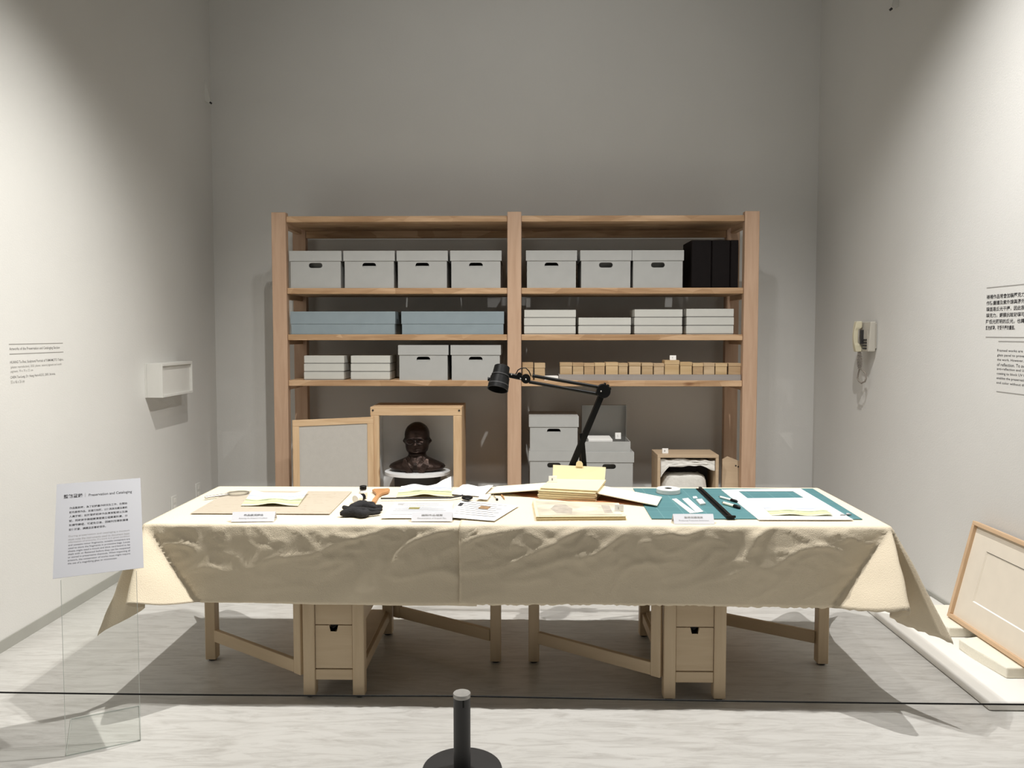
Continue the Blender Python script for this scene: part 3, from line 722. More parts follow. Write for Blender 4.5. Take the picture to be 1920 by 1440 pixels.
def wrap_top():
    bm = NB(); nx, ny = 26, 10; G = []
    W2 = kw / 2 - th - 0.004
    for j in range(ny + 1):
        row = []
        for i in range(nx + 1):
            u = i / nx; v = j / ny
            x = -W2 + 2 * W2 * u
            droop = 0.10 * max(0, 1 - u / 0.16) ** 1.2 if u < 0.16 else 0.012 * u
            zz = kh - th - 0.012 - 0.012 * (noise.noise((u * 6, v * 3, 1.3))) - 0.010 * u
            zz = zz - v * (0.040 + droop + 0.012 * u + 0.012 * math.sin(u * 7))
            y = 0.012 + 0.010 * noise.noise((u * 9, v * 4, 4.1)) - 0.004 * v
            row.append((x, y + 0.004, zz))
        G.append(row)
    A = [[bm.verts.new(p) for p in r] for r in G]; Bk = [[bm.verts.new((p[0], p[1] + 0.05, p[2])) for p in r] for r in G]
    for j in range(ny):
        for i in range(nx):
            bm.faces.new((A[j][i], A[j][i + 1], A[j + 1][i + 1], A[j + 1][i])); bm.faces.new((Bk[j][i], Bk[j + 1][i], Bk[j + 1][i + 1], Bk[j][i + 1]))
    for i in range(nx): bm.faces.new((A[0][i], Bk[0][i], Bk[0][i + 1], A[0][i + 1])); bm.faces.new((A[ny][i], A[ny][i + 1], Bk[ny][i + 1], Bk[ny][i]))
    for j in range(ny): bm.faces.new((A[j][0], A[j + 1][0], Bk[j + 1][0], Bk[j][0])); bm.faces.new((A[j][nx], Bk[j][nx], Bk[j + 1][nx], A[j + 1][nx]))
    return bm
tag(soft(obj('tissue_wrap', wrap_top(), M_TISSUE, None, ((ka + kb) / 2, kf, z4)), 70), 'crumpled white tissue hanging under the top of the plywood crate', 'tissue')
def bundle(w, d, h, seed):
    bm = NB(); bmesh.ops.create_icosphere(bm, subdivisions=4, radius=1.0)
    for v in bm.verts:
        p = v.co; s = [math.copysign(abs(c) ** 0.45, c) for c in p]; n_ = noise.noise(Vector(p) * 2.2 + Vector((seed, 0, 0))) * 0.06 + noise.noise(Vector(p) * 5 + Vector((0, seed, 0))) * 0.03
        L_ = Vector(s) * (1 + n_)
        x, y, z = L_
        tap = 1 - 0.13 * (z + 1) / 2
        v.co = (x * w / 2 * tap * 0.93, y * d / 2 * 0.9, max(0, (z * 0.93 + 1) / 2 * h) )
    return bm
tag(soft(obj('wrapped_bundle', bundle(kw - 0.06, kd - 0.09, kh * 0.53, 3.3), M_TISSUE, None, ((ka + kb) / 2 - 0.015, kf + 0.13, z4 + th + 0.0005)), 70), 'white tissue bundle filling the lower half of the plywood crate', 'bundle')
tag(obj('black_box', bev(bbox(-kw * 0.26, kw * 0.20, 0, 0.07, 0, 0.05), 0.004), M_BLACKBOX, None, ((ka + kb) / 2, kf + 0.10, z4 + th + kh * 0.53 + 0.0005)), 'black slab lying between the tissue layers in the plywood crate', 'box')
number_tag('small white tag standing on the plywood crate', (on_y(1248, 847, kf + 0.06).x, kf + 0.07, kt + 0.0005), 0.044, 0.036, '1')
# leaning board beside it
z4b = z4
lb = thing('leaning_board', 'pale plywood board with two small holes leaning against the right post', 'board', (X(1374, 5.70, 880) + 0.03, 5.72, z4))
pts = [(-0.105, 0), (0.055, 0), (0.075, 0.275), (-0.045, 0.322), (-0.085, 0.30)]
bm = NB(); a = [bm.verts.new((x, 0.07 * z / 0.32, z)) for x, z in pts]; b = [bm.verts.new((x, 0.07 * z / 0.32 + 0.014, z)) for x, z in pts]
bm.faces.new(a); bm.faces.new(b[::-1])
for i in range(5): bm.faces.new((a[i], b[i], b[(i + 1) % 5], a[(i + 1) % 5]))
obj('panel', bm, M_PLY, lb)
for hx_, hz_ in ((0.012, 0.255), (0.03, 0.248)):
    obj('bolt_hole', lathe(NB(), [(0, -0.001), (0.006, -0.001), (0.006, 0.003), (0, 0.003)], 10, 'y', (hx_, 0.07 * hz_ / 0.32 - 0.001, hz_)), M_BLACKM, lb)

# ================================================================ TABLES
TX0, TX1, TY0, TY1, TZ = -1.585, 1.492, 3.17, 3.945, 0.752
def gateleg(label, cx):
    t = thing('gateleg_table', label, 'table', (cx, 0, 0), 0, 'gateleg tables under the cloth')
    y0, y1 = 3.192, 3.920; hw = 0.130; pw = 0.050
    top = TZ - 0.005
    obj('table_top', bev(bbox(-0.135, 0.135, TY0 + 0.004, TY1 - 0.004, top - 0.022, top), 0.002), M_BIRCHX, t)
    for s in (-1, 1):
        obj('leaf', bev(bbox(-0.312, 0.312, TY0 + 0.004, TY1 - 0.004, top - 0.022, top), 0.002), M_BIRCHX, t, (s * 0.449, 0, 0))
    for sx in (-1, 1):
        for y in (y0, y1 - pw):
            obj('leg', bev(bbox(-pw / 2, pw / 2, 0, pw, 0.008, top - 0.0225), 0.003), M_BIRCH, t, (sx * (hw - pw / 2), y, 0))
            obj('foot_pad', lathe(NB(), [(0, 0), (0.018, 0), (0.018, 0.0078), (0, 0.0078)], 12), M_BLACKM, t, (sx * (hw - pw / 2), y + pw / 2, 0))
    iw = hw - pw
    for y in (y0 + 0.006, y1 - 0.034):
        obj('bottom_rail', bev(bbox(-iw + 0.0005, iw - 0.0005, 0, 0.028, 0.076, 0.122), 0.002), M_BIRCHX, t, (0, y, 0))
    for s in (-1, 1):
        obj('side_panel', bbox(-0.007, 0.007, y0 + pw + 0.001, y1 - pw - 0.001, 0.30, top - 0.023), M_BIRCHX, t, (s * (hw - 0.022), 0, 0))
        obj('side_rail', bev(bbox(-0.012, 0.012, y0 + pw + 0.001, y1 - pw - 0.001, 0.076, 0.122), 0.002), M_BIRCHX, t, (s * (hw - 0.025), 0, 0))
    obj('carcass_floor', bbox(-iw - 0.02, iw + 0.02, y0 + pw + 0.002, y1 - pw - 0.002, 0.124, 0.132), M_BIRCHX, t)
    for z0, z1_ in ((0.126, 0.311), (0.315, 0.500), (0.504, 0.689)):
        bm = NB(); ch = z1_ - z0; nw, nh = 0.019, 0.026
        poly = [(-iw + 0.002, 0), (iw - 0.002, 0), (iw - 0.002, ch), (nw, ch), (nw * 0.68, ch - nh), (-nw * 0.68, ch - nh), (-nw, ch), (-iw + 0.002, ch)]
        a = [bm.verts.new((x, 0, z)) for x, z in poly]; b = [bm.verts.new((x, 0.016, z)) for x, z in poly]
        bm.faces.new(a); bm.faces.new(b[::-1])
        for i in range(8): bm.faces.new((a[i], b[i], b[(i + 1) % 8], a[(i + 1) % 8]))
        bmesh.ops.triangulate(bm, faces=[f for f in bm.faces if len(f.verts) > 4])
        d = obj('drawer', bm, M_BIRCHX, t, (0, y0 + 0.008, z0))
        bm = NB(); box(bm, -iw + 0.004, iw - 0.004, 0.24, 0.248, 0.0, ch - 0.02); box(bm, -iw + 0.004, iw - 0.004, 0.018, 0.24, 0.0, 0.006)
        obj('drawer_tray', bm, M_BLACKM, d)
    # two swung-out gates
    for hx_, hy_, gx, gy in ((-hw - 0.026, y0 + 0.032, -0.672, 3.572), (hw + 0.026, y1 - 0.032, 0.672, 3.572)):
        dv = Vector((gx - hx_, gy - hy_, 0)); u = dv.normalized()
        an = math.atan2(u.y, u.x)
        g_ = obj('gate_stile', bev(bbox(-0.022, 0.022, -0.012, 0.012, 0.092, top - 0.024), 0.002), M_BIRCH, t, (hx_, hy_, 0)); g_.rotation_euler = (0, 0, an)
        l_ = obj('gate_leg', bev(bbox(-0.025, 0.025, -0.025, 0.025, 0.008, top - 0.0235), 0.003), M_BIRCH, t, (gx, gy, 0))
        obj('foot_pad', lathe(NB(), [(0, 0), (0.018, 0), (0.018, 0.0078), (0, 0.0078)], 12), M_BLACKM, l_)
        Lr = dv.length
        for zz, nm in ((0.094, 'gate_rail'), (top - 0.084, 'gate_top_rail')):
            r_ = obj(nm, bev(bbox(0.0225, Lr - 0.028, -0.011, 0.011, 0, 0.056), 0.002), M_BIRCHX, t, (hx_, hy_, zz)); r_.rotation_euler = (0, 0, an)
    return t
gateleg('birch gateleg table with drawers under the left half of the cloth', -0.810)
gateleg('birch gateleg table with drawers under the right half of the cloth', 0.713)

# ================================================================ TABLECLOTHS
AA = math.radians(35)
def sphere_curve(amp, tipd):
    k = [(-35, (-math.sin(AA), 0, -math.cos(AA))), (4, (-0.03, -0.56 * amp, -0.83)), (26, (0.02, 0.02, -1)), (47, tipd), (85, (0.16, 0.05, -0.98)), (125, (0, math.sin(AA), -math.cos(AA)))]
    al = [math.radians(a) for a, _ in k]; D = [Vector(d).normalized() for _, d in k]
    def f(a):
        a = min(max(a, al[0]), al[-1])
        for i in range(len(al) - 1):
            if a <= al[i + 1]:
                t = (a - al[i]) / (al[i + 1] - al[i])
                p0 = D[max(i - 1, 0)]; p1 = D[i]; p2 = D[i + 1]; p3 = D[min(i + 2, len(al) - 1)]
                h = (al[i + 1] - al[i])
                m1 = (p2 - p0) * (h / (al[i + 1] - al[max(i - 1, 0)])); m2 = (p3 - p1) * (h / (al[min(i + 2, len(al) - 1)] - al[i]))
                t2, t3 = t * t, t * t * t
                return (p1 * (2 * t3 - 3 * t2 + 1) + m1 * (t3 - 2 * t2 + t) + p2 * (-2 * t3 + 3 * t2) + m2 * (t3 - t2)).normalized()
    return f
CURVES = {1: sphere_curve(1.0, (0.36, -0.33, -0.87)), -1: sphere_curve(0.9, (0.30, -0.24, -0.92))}
RHO = 0.013
def ridged(p): return 1 - abs(noise.noise(p)) * 2.2
def cloth_point(u, v, lift, seed, wr):
    K = None
    q = Vector((u, v, TZ + lift))
    sx = 1 if u > (TX0 + TX1) / 2 else -1; sy = 1 if v > (TY0 + TY1) / 2 else -1
    ex = TX1 if sx > 0 else TX0; ey = TY1 if sy > 0 else TY0
    dx = (u - ex) * sx; dy = (v - ey) * sy            # overhang, positive outside
    rho = RHO + lift
    if dx <= 0 and dy <= 0:
        q.z += 0.0012 * noise.noise((u * 5, v * 5, seed))
        return q
    hz = 0
    if dy > 0:                                        # local frame: x' out of the end, y' negative = out of the long side
        a = math.atan2(dx, dy)
    else:
        a = PI / 2 + math.atan2(-dy, dx)
    if -AA < a < PI / 2 + AA:
        r = math.hypot(dx, dy); R = math.sqrt(r * r + rho * rho) - rho; k = r / math.sqrt(r * r + rho * rho)
        d = CURVES[sx](a); w = min(max((a + AA) / (PI / 2 + 2 * AA), 0), 1)
        ou = Vector((math.sin(w * PI / 2), -math.cos(w * PI / 2), 0))
        loc = d * R + ou * rho * k
        rip = 0.006 * wr * min(1, r / 0.1) * noise.noise((u * 11, v * 11, seed + 2))
        loc += Vector((ou.x, ou.y, 0)) * rip
        return Vector((ex + sx * loc.x, ey - sy * loc.y, TZ + lift + loc.z))
    if dy > 0:                                        # long side
        d = dy; R = math.sqrt(d * d + rho * rho) - rho; k = d / math.sqrt(d * d + rho * rho)
        f = min(1, d / 0.05) ; low = max(0, 1 - d / 0.26)
        # broad soft folds, then sharp diagonal creases in the upper half
        s = 0.010 * noise.noise((u * 2.3 + d * 3.0, d * 4.0, seed)) * f
        cre = ridged((u * 4.2 + d * 7.5, d * 7.0 - u * 1.2, seed + 5.0)); cre = max(0, cre - 0.45) ** 2 * 0.050
        cr2 = ridged((u * 11.0 - d * 9.0, d * 13.0 + u * 3.0, seed + 9.0)); cr2 = max(0, cr2 - 0.5) ** 2 * 0.034
        sag = 0.012 * math.exp(-((u + 1.02) / 0.22 - d * 1.4) ** 2) * min(1, d / 0.06) * max(0, 1 - d / 0.3)
        out = s + (cre + cr2 + sag) * f * (0.15 + 0.85 * low) * wr
        y = -rho * k - out - 0.010 * d / 0.34
        return Vector((u, ey - sy * y, TZ + lift - R))
    d = dx; R = math.sqrt(d * d + rho * rho) - rho; k = d / math.sqrt(d * d + rho * rho)
    x = rho * k + 0.008 * noise.noise((v * 3, d * 4, seed)) * min(1, d / 0.06) + 0.02 * d
    return Vector((ex + sx * x, v, TZ + lift - R))
def cloth(name, label, u0, u1, drop, lift, seed, fray):
    us = [u0]; 
    while us[-1] < u1 - 1e-6:
        us.append(min(u1, us[-1] + 0.0125))
    v0, v1 = TY0 - drop, TY1 + drop; vs = [v0]
    while vs[-1] < v1 - 1e-6:
        vv = vs[-1]; near = min(abs(vv - TY0), abs(vv - TY1))
        step = 0.011 if (vv < TY0 + 0.03) else (0.045 if TY0 + 0.05 < vv < TY1 - 0.05 else 0.014)
        vs.append(min(v1, vv + step))
    bm = NB(); n_u, n_v = len(us), len(vs)
    G = []
    for j, v in enumerate(vs):
        row = []
        for i, u in enumerate(us):
            vv, uu = v, u
            if j == 0: vv -= fray * (random.random()) + 0.004 * noise.noise((u * 3, 0, seed)) + 0.006 * math.sin(u * 1.7 + seed)
            row.append(bm.verts.new(cloth_point(uu, vv, lift, seed, 1.0)))
        G.append(row)
    for j in range(n_v - 1):
        for i in range(n_u - 1): bm.faces.new((G[j][i], G[j][i + 1], G[j + 1][i + 1], G[j + 1][i]))
    o = obj(name, bm, M_CLOTH, None, smooth=True)
    md = o.modifiers.new('thickness', 'SOLIDIFY'); md.thickness = 0.0012; md.offset = 1
    return tag(o, label, 'tablecloth', 'muslin tablecloths')
cloth('tablecloth', 'cream muslin cloth draped over the left table, its edge tucked under the other cloth', TX0 - 0.345, -0.20, 0.342, 0.0, 1.7, 0.001)
cloth('tablecloth', 'cream muslin cloth with frayed hem draped over the right table', -0.272, TX1 + 0.36, 0.347, 0.003, 4.4, 0.007)
ZT = TZ + 0.0052        # top of the cloth

def T(px, py, dz=0.0): return on_z(px, py, ZT + dz)
def quad(pts, dz=0.0): return [T(x, y, dz) for x, y in pts]

# ================================================================ THINGS ON THE TABLE, left part
tag(sheet('tracing_sheet', quad([(430, 921), (660, 921.5), (618, 964), (357, 963)], 0.0005), 0.0012, M_TRACE), 'large beige translucent sheet with faint drawing under the watercolour', 'sheet')
def wavef(a, b, c):
    return lambda u, v: 0.004 + a * math.sin(u * 5.5 + c) ** 2 * (1 - v) + b * u * v * 1.0 + 0.003 * math.sin(v * 7 + c)
tag(sheet('watercolour_sheet', quad([(474, 924.5), (579, 926), (559, 950), (452, 949.5)], 0.0022), 0.0008, M_WC, None, 20, 10, lambda u, v: 0.003 + 0.012 * math.exp(-((u - 0.55) / 0.22) ** 2) * (1 - v) + 0.016 * max(0, u - 0.75) * 4 * v + 0.012 * max(0, 0.2 - u) * 5 * v), 'wavy landscape watercolour lying on the beige sheet', 'painting', 'small landscape watercolours')
# magnifier
mg = thing('magnifying_glass', 'round magnifying glass with thin handle on the beige sheet', 'magnifier', T(447, 926, 0.0022))
a_ = T(391, 934.5) - T(447, 926); b_ = T(429, 925) - T(447, 926)
soft(obj('rim', lathe(NB(), [(0.048, 0), (0.051, 0), (0.051, 0.006), (0.048, 0.006), (0.048, 0)], 40), M_STEEL, mg, (0, 0, 0)), 40)
obj('lens', lathe(NB(), [(0, 0.003), (0.0465, 0.003), (0.0465, 0.005), (0, 0.005)], 40), M_CLEAR, mg)
u_ = Vector((a_.x, a_.y, 0)).normalized()
soft(obj('handle', tube(NB(), [u_ * 0.0515 + Vector((0, 0, 0.006)), u_ * 0.08 + Vector((0, 0, 0.006)), u_ * 0.165 + Vector((0, 0, 0.006))], [0.003, 0.006, 0.006], 12), M_STEEL, mg), 50)

# tent cards with lettering
def tent_card(label, bl, br, htop, l1, l2, w1, w2, ink1, ink2):
    a, b = T(*bl), T(*br); d = b - a; w = d.length; rz = math.atan2(d.y, d.x)
    t = thing('name_card', label, 'card', (a + b) / 2, rz, 'printed name cards along the front of the table')
    h, dp = htop, htop * 0.75
    bm = NB(); e = 0.0008
    v = [bm.verts.new(c) for c in ((-w / 2, 0, 0), (w / 2, 0, 0), (w / 2, dp, h), (-w / 2, dp, h), (-w / 2, 2 * dp, 0), (w / 2, 2 * dp, 0))]
    for f in ((0, 1, 2, 3), (3, 2, 5, 4)): bm.faces.new([v[i] for i in f])
    o = obj('card', bm, M_PAPERB, t); md = o.modifiers.new('thickness', 'SOLIDIFY'); md.thickness = 0.001; md.offset = -1
    up = Vector((0, dp, h)).normalized(); nrm = Vector((1, 0, 0)).cross(up)
    L_ = math.hypot(dp, h)
    lettering(l1, ink1, t, Vector((-w * w1 / 2, 0, 0)) + up * L_ * 0.56 + nrm * 0.0012, (1, 0, 0), up, w * w1, L_ * 0.19, 0.01)
    lettering(l2, ink2, t, Vector((-w * w2 / 2, 0, 0)) + up * L_ * 0.27 + nrm * 0.0012, (1, 0, 0), up, w * w2, L_ * 0.13)
    return t
tent_card('white printed name card standing before the beige sheet', (433, 978.5), (514, 977.5), 0.036, '作品狀況評估', 'Assessing the Artwork’s Condition', 0.45, 0.66, M_INK, M_INKG)
tent_card('white printed name card standing before the documents', (771, 977.5), (848, 977.5), 0.034, '編製作品檔案', 'Documentation of Artwork Files', 0.52, 0.70, M_INKG, M_RULE)
tent_card('white printed name card standing before the teal cutting mat', (1264, 982.5), (1340, 982.5), 0.036, '裝裱保護措施', 'Producing Protective Enclosures', 0.46, 0.74, M_RULE, M_RULE)

# bottles
def bottle(label, p, lying=None):
    t = thing('bottle', label, 'bottle', p, 0, 'small white bottles')
    prof = [(0, 0), (0.0175, 0), (0.019, 0.002), (0.019, 0.030), (0.016, 0.036), (0.0125, 0.038), (0.0125, 0.041), (0, 0.041)]
    soft(obj('body', lathe(NB(), prof, 28), M_PAPER, t), 40)
    soft(obj('cap', lathe(NB(), [(0, 0.0415), (0.0165, 0.0415), (0.0165, 0.057), (0.015, 0.0585), (0, 0.0585)], 28), M_BLACK, t), 40)
    soft(obj('label_band', lathe(NB(), [(0.0192, 0.008), (0.0195, 0.008), (0.0195, 0.026), (0.0192, 0.026)], 28), M_CREAML, t), 40)
    return t
bottle('small white bottle with black cap standing beside the glove', T(681, 933.5, 0.0005))
pb = T(666, 944, 0)
t = bottle('small white bottle lying on its side with its base facing forward', pb + Vector((0, 0, 0.0200)))
t.rotation_euler = (-PI / 2, 0, math.radians(-28))
# flat wooden brush
ctr = T(712, 930)
hk_poly = [(698, 922.5), (702, 920.5), (728, 919.5), (731, 921.5), (728, 925.5), (717, 928.5), (711.5, 932), (708, 938), (704, 945.5), (696.5, 945.5), (699, 940), (704.5, 934), (706, 930.5), (704, 927.5)]
bm = prism(NB(), [((T(*q) - ctr).x, (T(*q) - ctr).y) for q in hk_poly][::-1], 0, 0.011)
bt_ = thing('flat_brush', 'wide flat wooden brush lying beside the bottles', 'brush', (ctr.x, ctr.y, ZT + 0.0005))
obj('handle', bm, M_BRUSHWOOD, bt_)
pe = [(702, 920.3), (728, 919.3), (727, 917.6), (704, 918.4)]
obj('bristles', prism(NB(), [((T(*q) - ctr).x, (T(*q) - ctr).y) for q in pe][::-1], 0.002, 0.009), M_CREAML, bt_)
# glove: capsules fused into one surface
def glove():
    c = T(678, 962); bm = NB()
    def L_(px, py, z): p = T(px, py) - c; return Vector((p.x, p.y, z))
    def cap(pts, rr):
        n_ = 8; P = [L_(*q) for q in pts]; path = []; rad = []
        for i in range(len(P) - 1):
            for k in range(n_):
                s = k / n_; path.append(P[i].lerp(P[i + 1], s)); rad.append(rr[i] * (1 - s) + rr[i + 1] * s)
        path.append(P[-1]); rad.append(rr[-1])
        d0 = (path[0] - path[1]).normalized(); d1 = (path[-1] - path[-2]).normalized()
        path = [path[0] + d0 * rad[0] * 0.8] + path + [path[-1] + d1 * rad[-1] * 0.8]; rad = [rad[0] * 0.45] + rad + [rad[-1] * 0.45]
        tube(bm, path, rad, 12)
    cap([(643, 968, 0.014), (662, 967, 0.018), (684, 966, 0.018)], [0.016, 0.022, 0.020])     # cuff and heel of the hand
    cap([(660, 961, 0.020), (676, 957, 0.024), (690, 957, 0.020)], [0.020, 0.024, 0.020])     # back of the hand
    cap([(660, 966, 0.016), (680, 970, 0.014), (690, 967, 0.014)], [0.018, 0.018, 0.014])
    cap([(662, 963, 0.016), (652, 960, 0.016), (645, 956.5, 0.014)], [0.016, 0.012, 0.010])   # thumb
    cap([(686, 956, 0.020), (700, 957, 0.016), (714, 955, 0.013)], [0.014, 0.012, 0.011])     # fingers
    cap([(686, 954, 0.022), (698, 954.5, 0.024), (704, 957, 0.014)], [0.014, 0.012, 0.010])
    cap([(676, 954, 0.024), (684, 952.5, 0.026), (694, 955, 0.018)], [0.014, 0.012, 0.010])
    cap([(686, 962, 0.014), (702, 962, 0.011), (714, 959, 0.010)], [0.014, 0.011, 0.010])
    cap([(684, 967, 0.012), (698, 966.5, 0.010), (711, 964.5, 0.009)], [0.012, 0.009, 0.008])
    zmin = min(v.co.z for v in bm.verts)
    for v in bm.verts: v.co.z = max(0.0, v.co.z - 0.002)
    o = obj('black_glove', bm, M_BLACKCLOTH, None, (c.x, c.y, ZT + 0.0005))
    md = o.modifiers.new('fuse', 'REMESH'); md.mode = 'VOXEL'; md.voxel_size = 0.0028; md.use_smooth_shade = True
    return tag(o, 'crumpled black knit glove lying at the front of the table', 'glove')
glove()

# documents
def doc(label, pts, dz, lines=0, f=None, bars=()):
    P = quad(pts, dz)
    o = sheet('document', P, 0.0006, M_PAPER, None, 6, 4, f or (lambda u, v: 0.0005 * math.sin(u * 6 + v * 3) + 0.0006))
    tag(o, label, 'paper', 'loose printed documents')
    c = o.location; TL, TR, BR, BL = [p - c for p in P]
    def at(u, v): return (BL * (1 - u) + BR * u) * (1 - v) + (TL * (1 - u) + TR * u) * v
    for i in range(lines):
        v = 0.90 - 0.80 * i / lines; u0 = 0.08; u1 = 0.92 - 0.3 * random.random()
        q = [at(u0, v + 0.018), at(u1, v + 0.018), at(u1, v), at(u0, v)]
        for s_ in q: s_.z = 0.0022
        bm = NB(); prism(bm, [(p.x, p.y) for p in q][::-1], 0.0021, 0.0024)
        obj('printed_line', bm, M_PRINTG, o)
    for (u0, u1, v0, v1, m) in bars:
        q = [at(u0, v1), at(u1, v1), at(u1, v0), at(u0, v0)]
        obj('printed_picture', prism(NB(), [(p.x, p.y) for p in q][::-1], 0.0021, 0.0026), m, o)
    return o
doc('white printed form with an olive picture strip beside the glove', [(742, 943), (850, 943), (846, 972), (714, 972)], 0.001, 7, None, [(0.30, 0.47, 0.55, 0.68, M_OLIVE), (0.06, 0.16, 0.85, 0.95, M_PRINTG)])
doc('white printed form with a brown picture strip at the middle of the table', [(866, 938), (973, 949), (927, 977), (836, 970)], 0.0045, 7, None, [(0.42, 0.60, 0.60, 0.76, M_BROWNPRINT), (0.02, 0.09, 0.64, 0.82, M_INK)])
doc('pale crumpled sheet partly under the left cover board', [(868, 912), (925, 914), (905, 932), (842, 927)], 0.0015, 0, lambda u, v: 0.002 + 0.010 * math.sin(u * 4 + 1) ** 2 * v)
doc('pale grey slip of paper beside the black pad', [(905, 927), (921, 927), (914, 937), (893, 936)], 0.0085, 0)
tag(sheet('watercolour_sheet', quad([(752, 913), (846, 911), (848, 932), (743, 933)], 0.001), 0.0008, M_WC, None, 24, 12, lambda u, v: 0.003 + 0.012 * math.exp(-((u - 0.5) / 0.2) ** 2) * (1 - v) + 0.010 * math.sin(u * 6) ** 2 * v + 0.050 * max(0, u + v - 1.72) * 3.2), 'landscape watercolour with one upturned corner at the back edge', 'painting', 'small landscape watercolours')
# long thin brush with a black pad
p0, p1, p2 = T(714, 937.8), T(845, 936.5), T(868, 933.5)
lt = thing('long_tool', 'long thin dark tool ending in a black oval pad', 'tool', T(790, 937))
o0 = lt.location
soft(obj('rod', tube(NB(), [p0 - o0 + Vector((0, 0, 0.0085)), p1 - o0 + Vector((0, 0, 0.0085)), p2 - o0 + Vector((0, 0, 0.012))], [0.004, 0.004, 0.005], 10), M_BLACKM, lt), 60)
obj('ferrule', tube(NB(), [p0.lerp(p1, 0.05) - o0 + Vector((0, 0, 0.0085)), p0.lerp(p1, 0.16) - o0 + Vector((0, 0, 0.0085))], 0.0034, 10), M_STEEL, lt)
bm = NB(); bmesh.ops.create_uvsphere(bm, u_segments=20, v_segments=10, radius=1)
for v in bm.verts: v.co = Vector((v.co.x * 0.027, v.co.y * 0.036, v.co.z * 0.0095)) + (T(876, 940) - o0) + Vector((0, 0, 0.017))
soft(obj('pad', bm, M_BLACK, lt), 80)
# small awl and pencil
aw = thing('awl', 'tiny awl with black ball ends beside the cover board', 'tool', T(928, 934, 0.003)); o0 = aw.location
soft(obj('shaft', tube(NB(), [T(924.5, 929) - o0 + Vector((0, 0, 0.005)), T(931.5, 938) - o0 + Vector((0, 0, 0.005))], 0.0016, 8), M_STEEL, aw), 60)
for q, r_ in (((924.5, 928), 0.005), ((932, 938.5), 0.0062)):
    bm = NB(); bmesh.ops.create_uvsphere(bm, u_segments=12, v_segments=8, radius=r_)
    for v in bm.verts: v.co += T(*q) - o0 + Vector((0, 0, 0.005))
    soft(obj('knob', bm, M_BLACK, aw), 80)
ps = T(943.5, 933.5)
tag(soft(obj('pencil', tube(NB(), [T(940.5, 929.5) - ps + Vector((0, 0, 0.004)), T(944.5, 935) - ps + Vector((0, 0, 0.004)), T(946, 937.5) - ps + Vector((0, 0, 0.004))], [0.0036, 0.0036, 0.0008], 8), M_BRUSHWOOD, None, ps), 50), 'short brown pencil stub beside the tiny awl', 'pencil')

# ---------------------------------------------------------------- centre: cover boards, folders
SZ = 0.052
pf = thing('portfolio_cover', 'opened cream portfolio cover, side boards spread and back flap upright', 'portfolio', T(1068, 930))
o0 = pf.location
def board(name, P, m, th=0.0035, parent=pf):
    P = [p - o0 for p in P]; n_ = (P[1] - P[0]).cross(P[3] - P[0]).normalized()
    if n_.z < 0: n_ = -n_
    bm = NB(); a = [bm.verts.new(p) for p in P]; b = [bm.verts.new(p + n_ * th) for p in P]
    bm.faces.new(a[::-1]); bm.faces.new(b)
    for i in range(4): bm.faces.new((a[i], a[(i + 1) % 4], b[(i + 1) % 4], b[i]))
    return obj(name, bm, m, parent)
board('side_board', [T(931, 913, 0.004), T(1027, 906, 0.028), T(1011, 919.5, 0.036), T(914, 926.5, 0.004)], M_CREAML)
board('side_board', [T(1128, 911.5, 0.030), T(1241, 933, 0.010), T(1232, 949, 0.010), T(1117, 925.5, 0.034)], M_CREAML)
obj('brown_lining', prism(NB(), [((T(*q) - o0).x, (T(*q) - o0).y) for q in [(950, 923), (1010, 921), (1112, 927), (1150, 930), (1212, 947.5), (1170, 945.5), (1120, 945), (1008, 934), (980, 930.5)]][::-1], 0.0004, 0.0022), M_KRAFT, pf)
yf = T(1085, 921).y + 0.045
def back_flap():
    q = [on_y(1036, 904, yf), on_y(1133, 911, yf - 0.02), on_y(1136, 876, yf + 0.015), on_y(1037, 871.5, yf + 0.035)]
    q[0].z = ZT + SZ * 0.5; q[1].z = ZT + SZ * 0.5
    P = [p - o0 for p in q]; bm = NB(); n_ = (P[1] - P[0]).cross(P[3] - P[0]).normalized()
    a = [bm.verts.new(p) for p in P]; b = [bm.verts.new(p - n_ * 0.003) for p in P]
    bm.faces.new(a); bm.faces.new(b[::-1])
    for i in range(4): bm.faces.new((a[i], b[i], b[(i + 1) % 4], a[(i + 1) % 4]))
    return bm, q
bm, qf = back_flap(); obj('back_flap', bm, M_CREAM, pf)
tp = (qf[2] + qf[3]) / 2 - o0; td = (qf[2] - qf[3]).normalized()
bm = NB(); pts = [(-0.017, -0.002), (0.017, -0.002)] + [(0.017 * math.cos(a), 0.010 + 0.016 * math.sin(a)) for a in [PI * i / 10 for i in range(11)]]
a = [bm.verts.new(tp + td * x + Vector((0, -0.001, z))) for x, z in pts]; b = [bm.verts.new(tp + td * x + Vector((0, -0.006, z))) for x, z in pts]
bm.faces.new(a); bm.faces.new(b[::-1])
for i in range(len(pts)): bm.faces.new((a[i], b[i], b[(i + 1) % len(pts)], a[(i + 1) % len(pts)]))
obj('closing_tab', bm, M_CREAM, pf)
fold_lbl = ['cream folder at the bottom of the stack on the portfolio', 'cream folder second from the bottom of the portfolio stack', 'cream folder third from the bottom of the portfolio stack', 'cream folder second from the top of the portfolio stack', 'cream folder on top of the portfolio stack, flap open']
zz = 0.0025
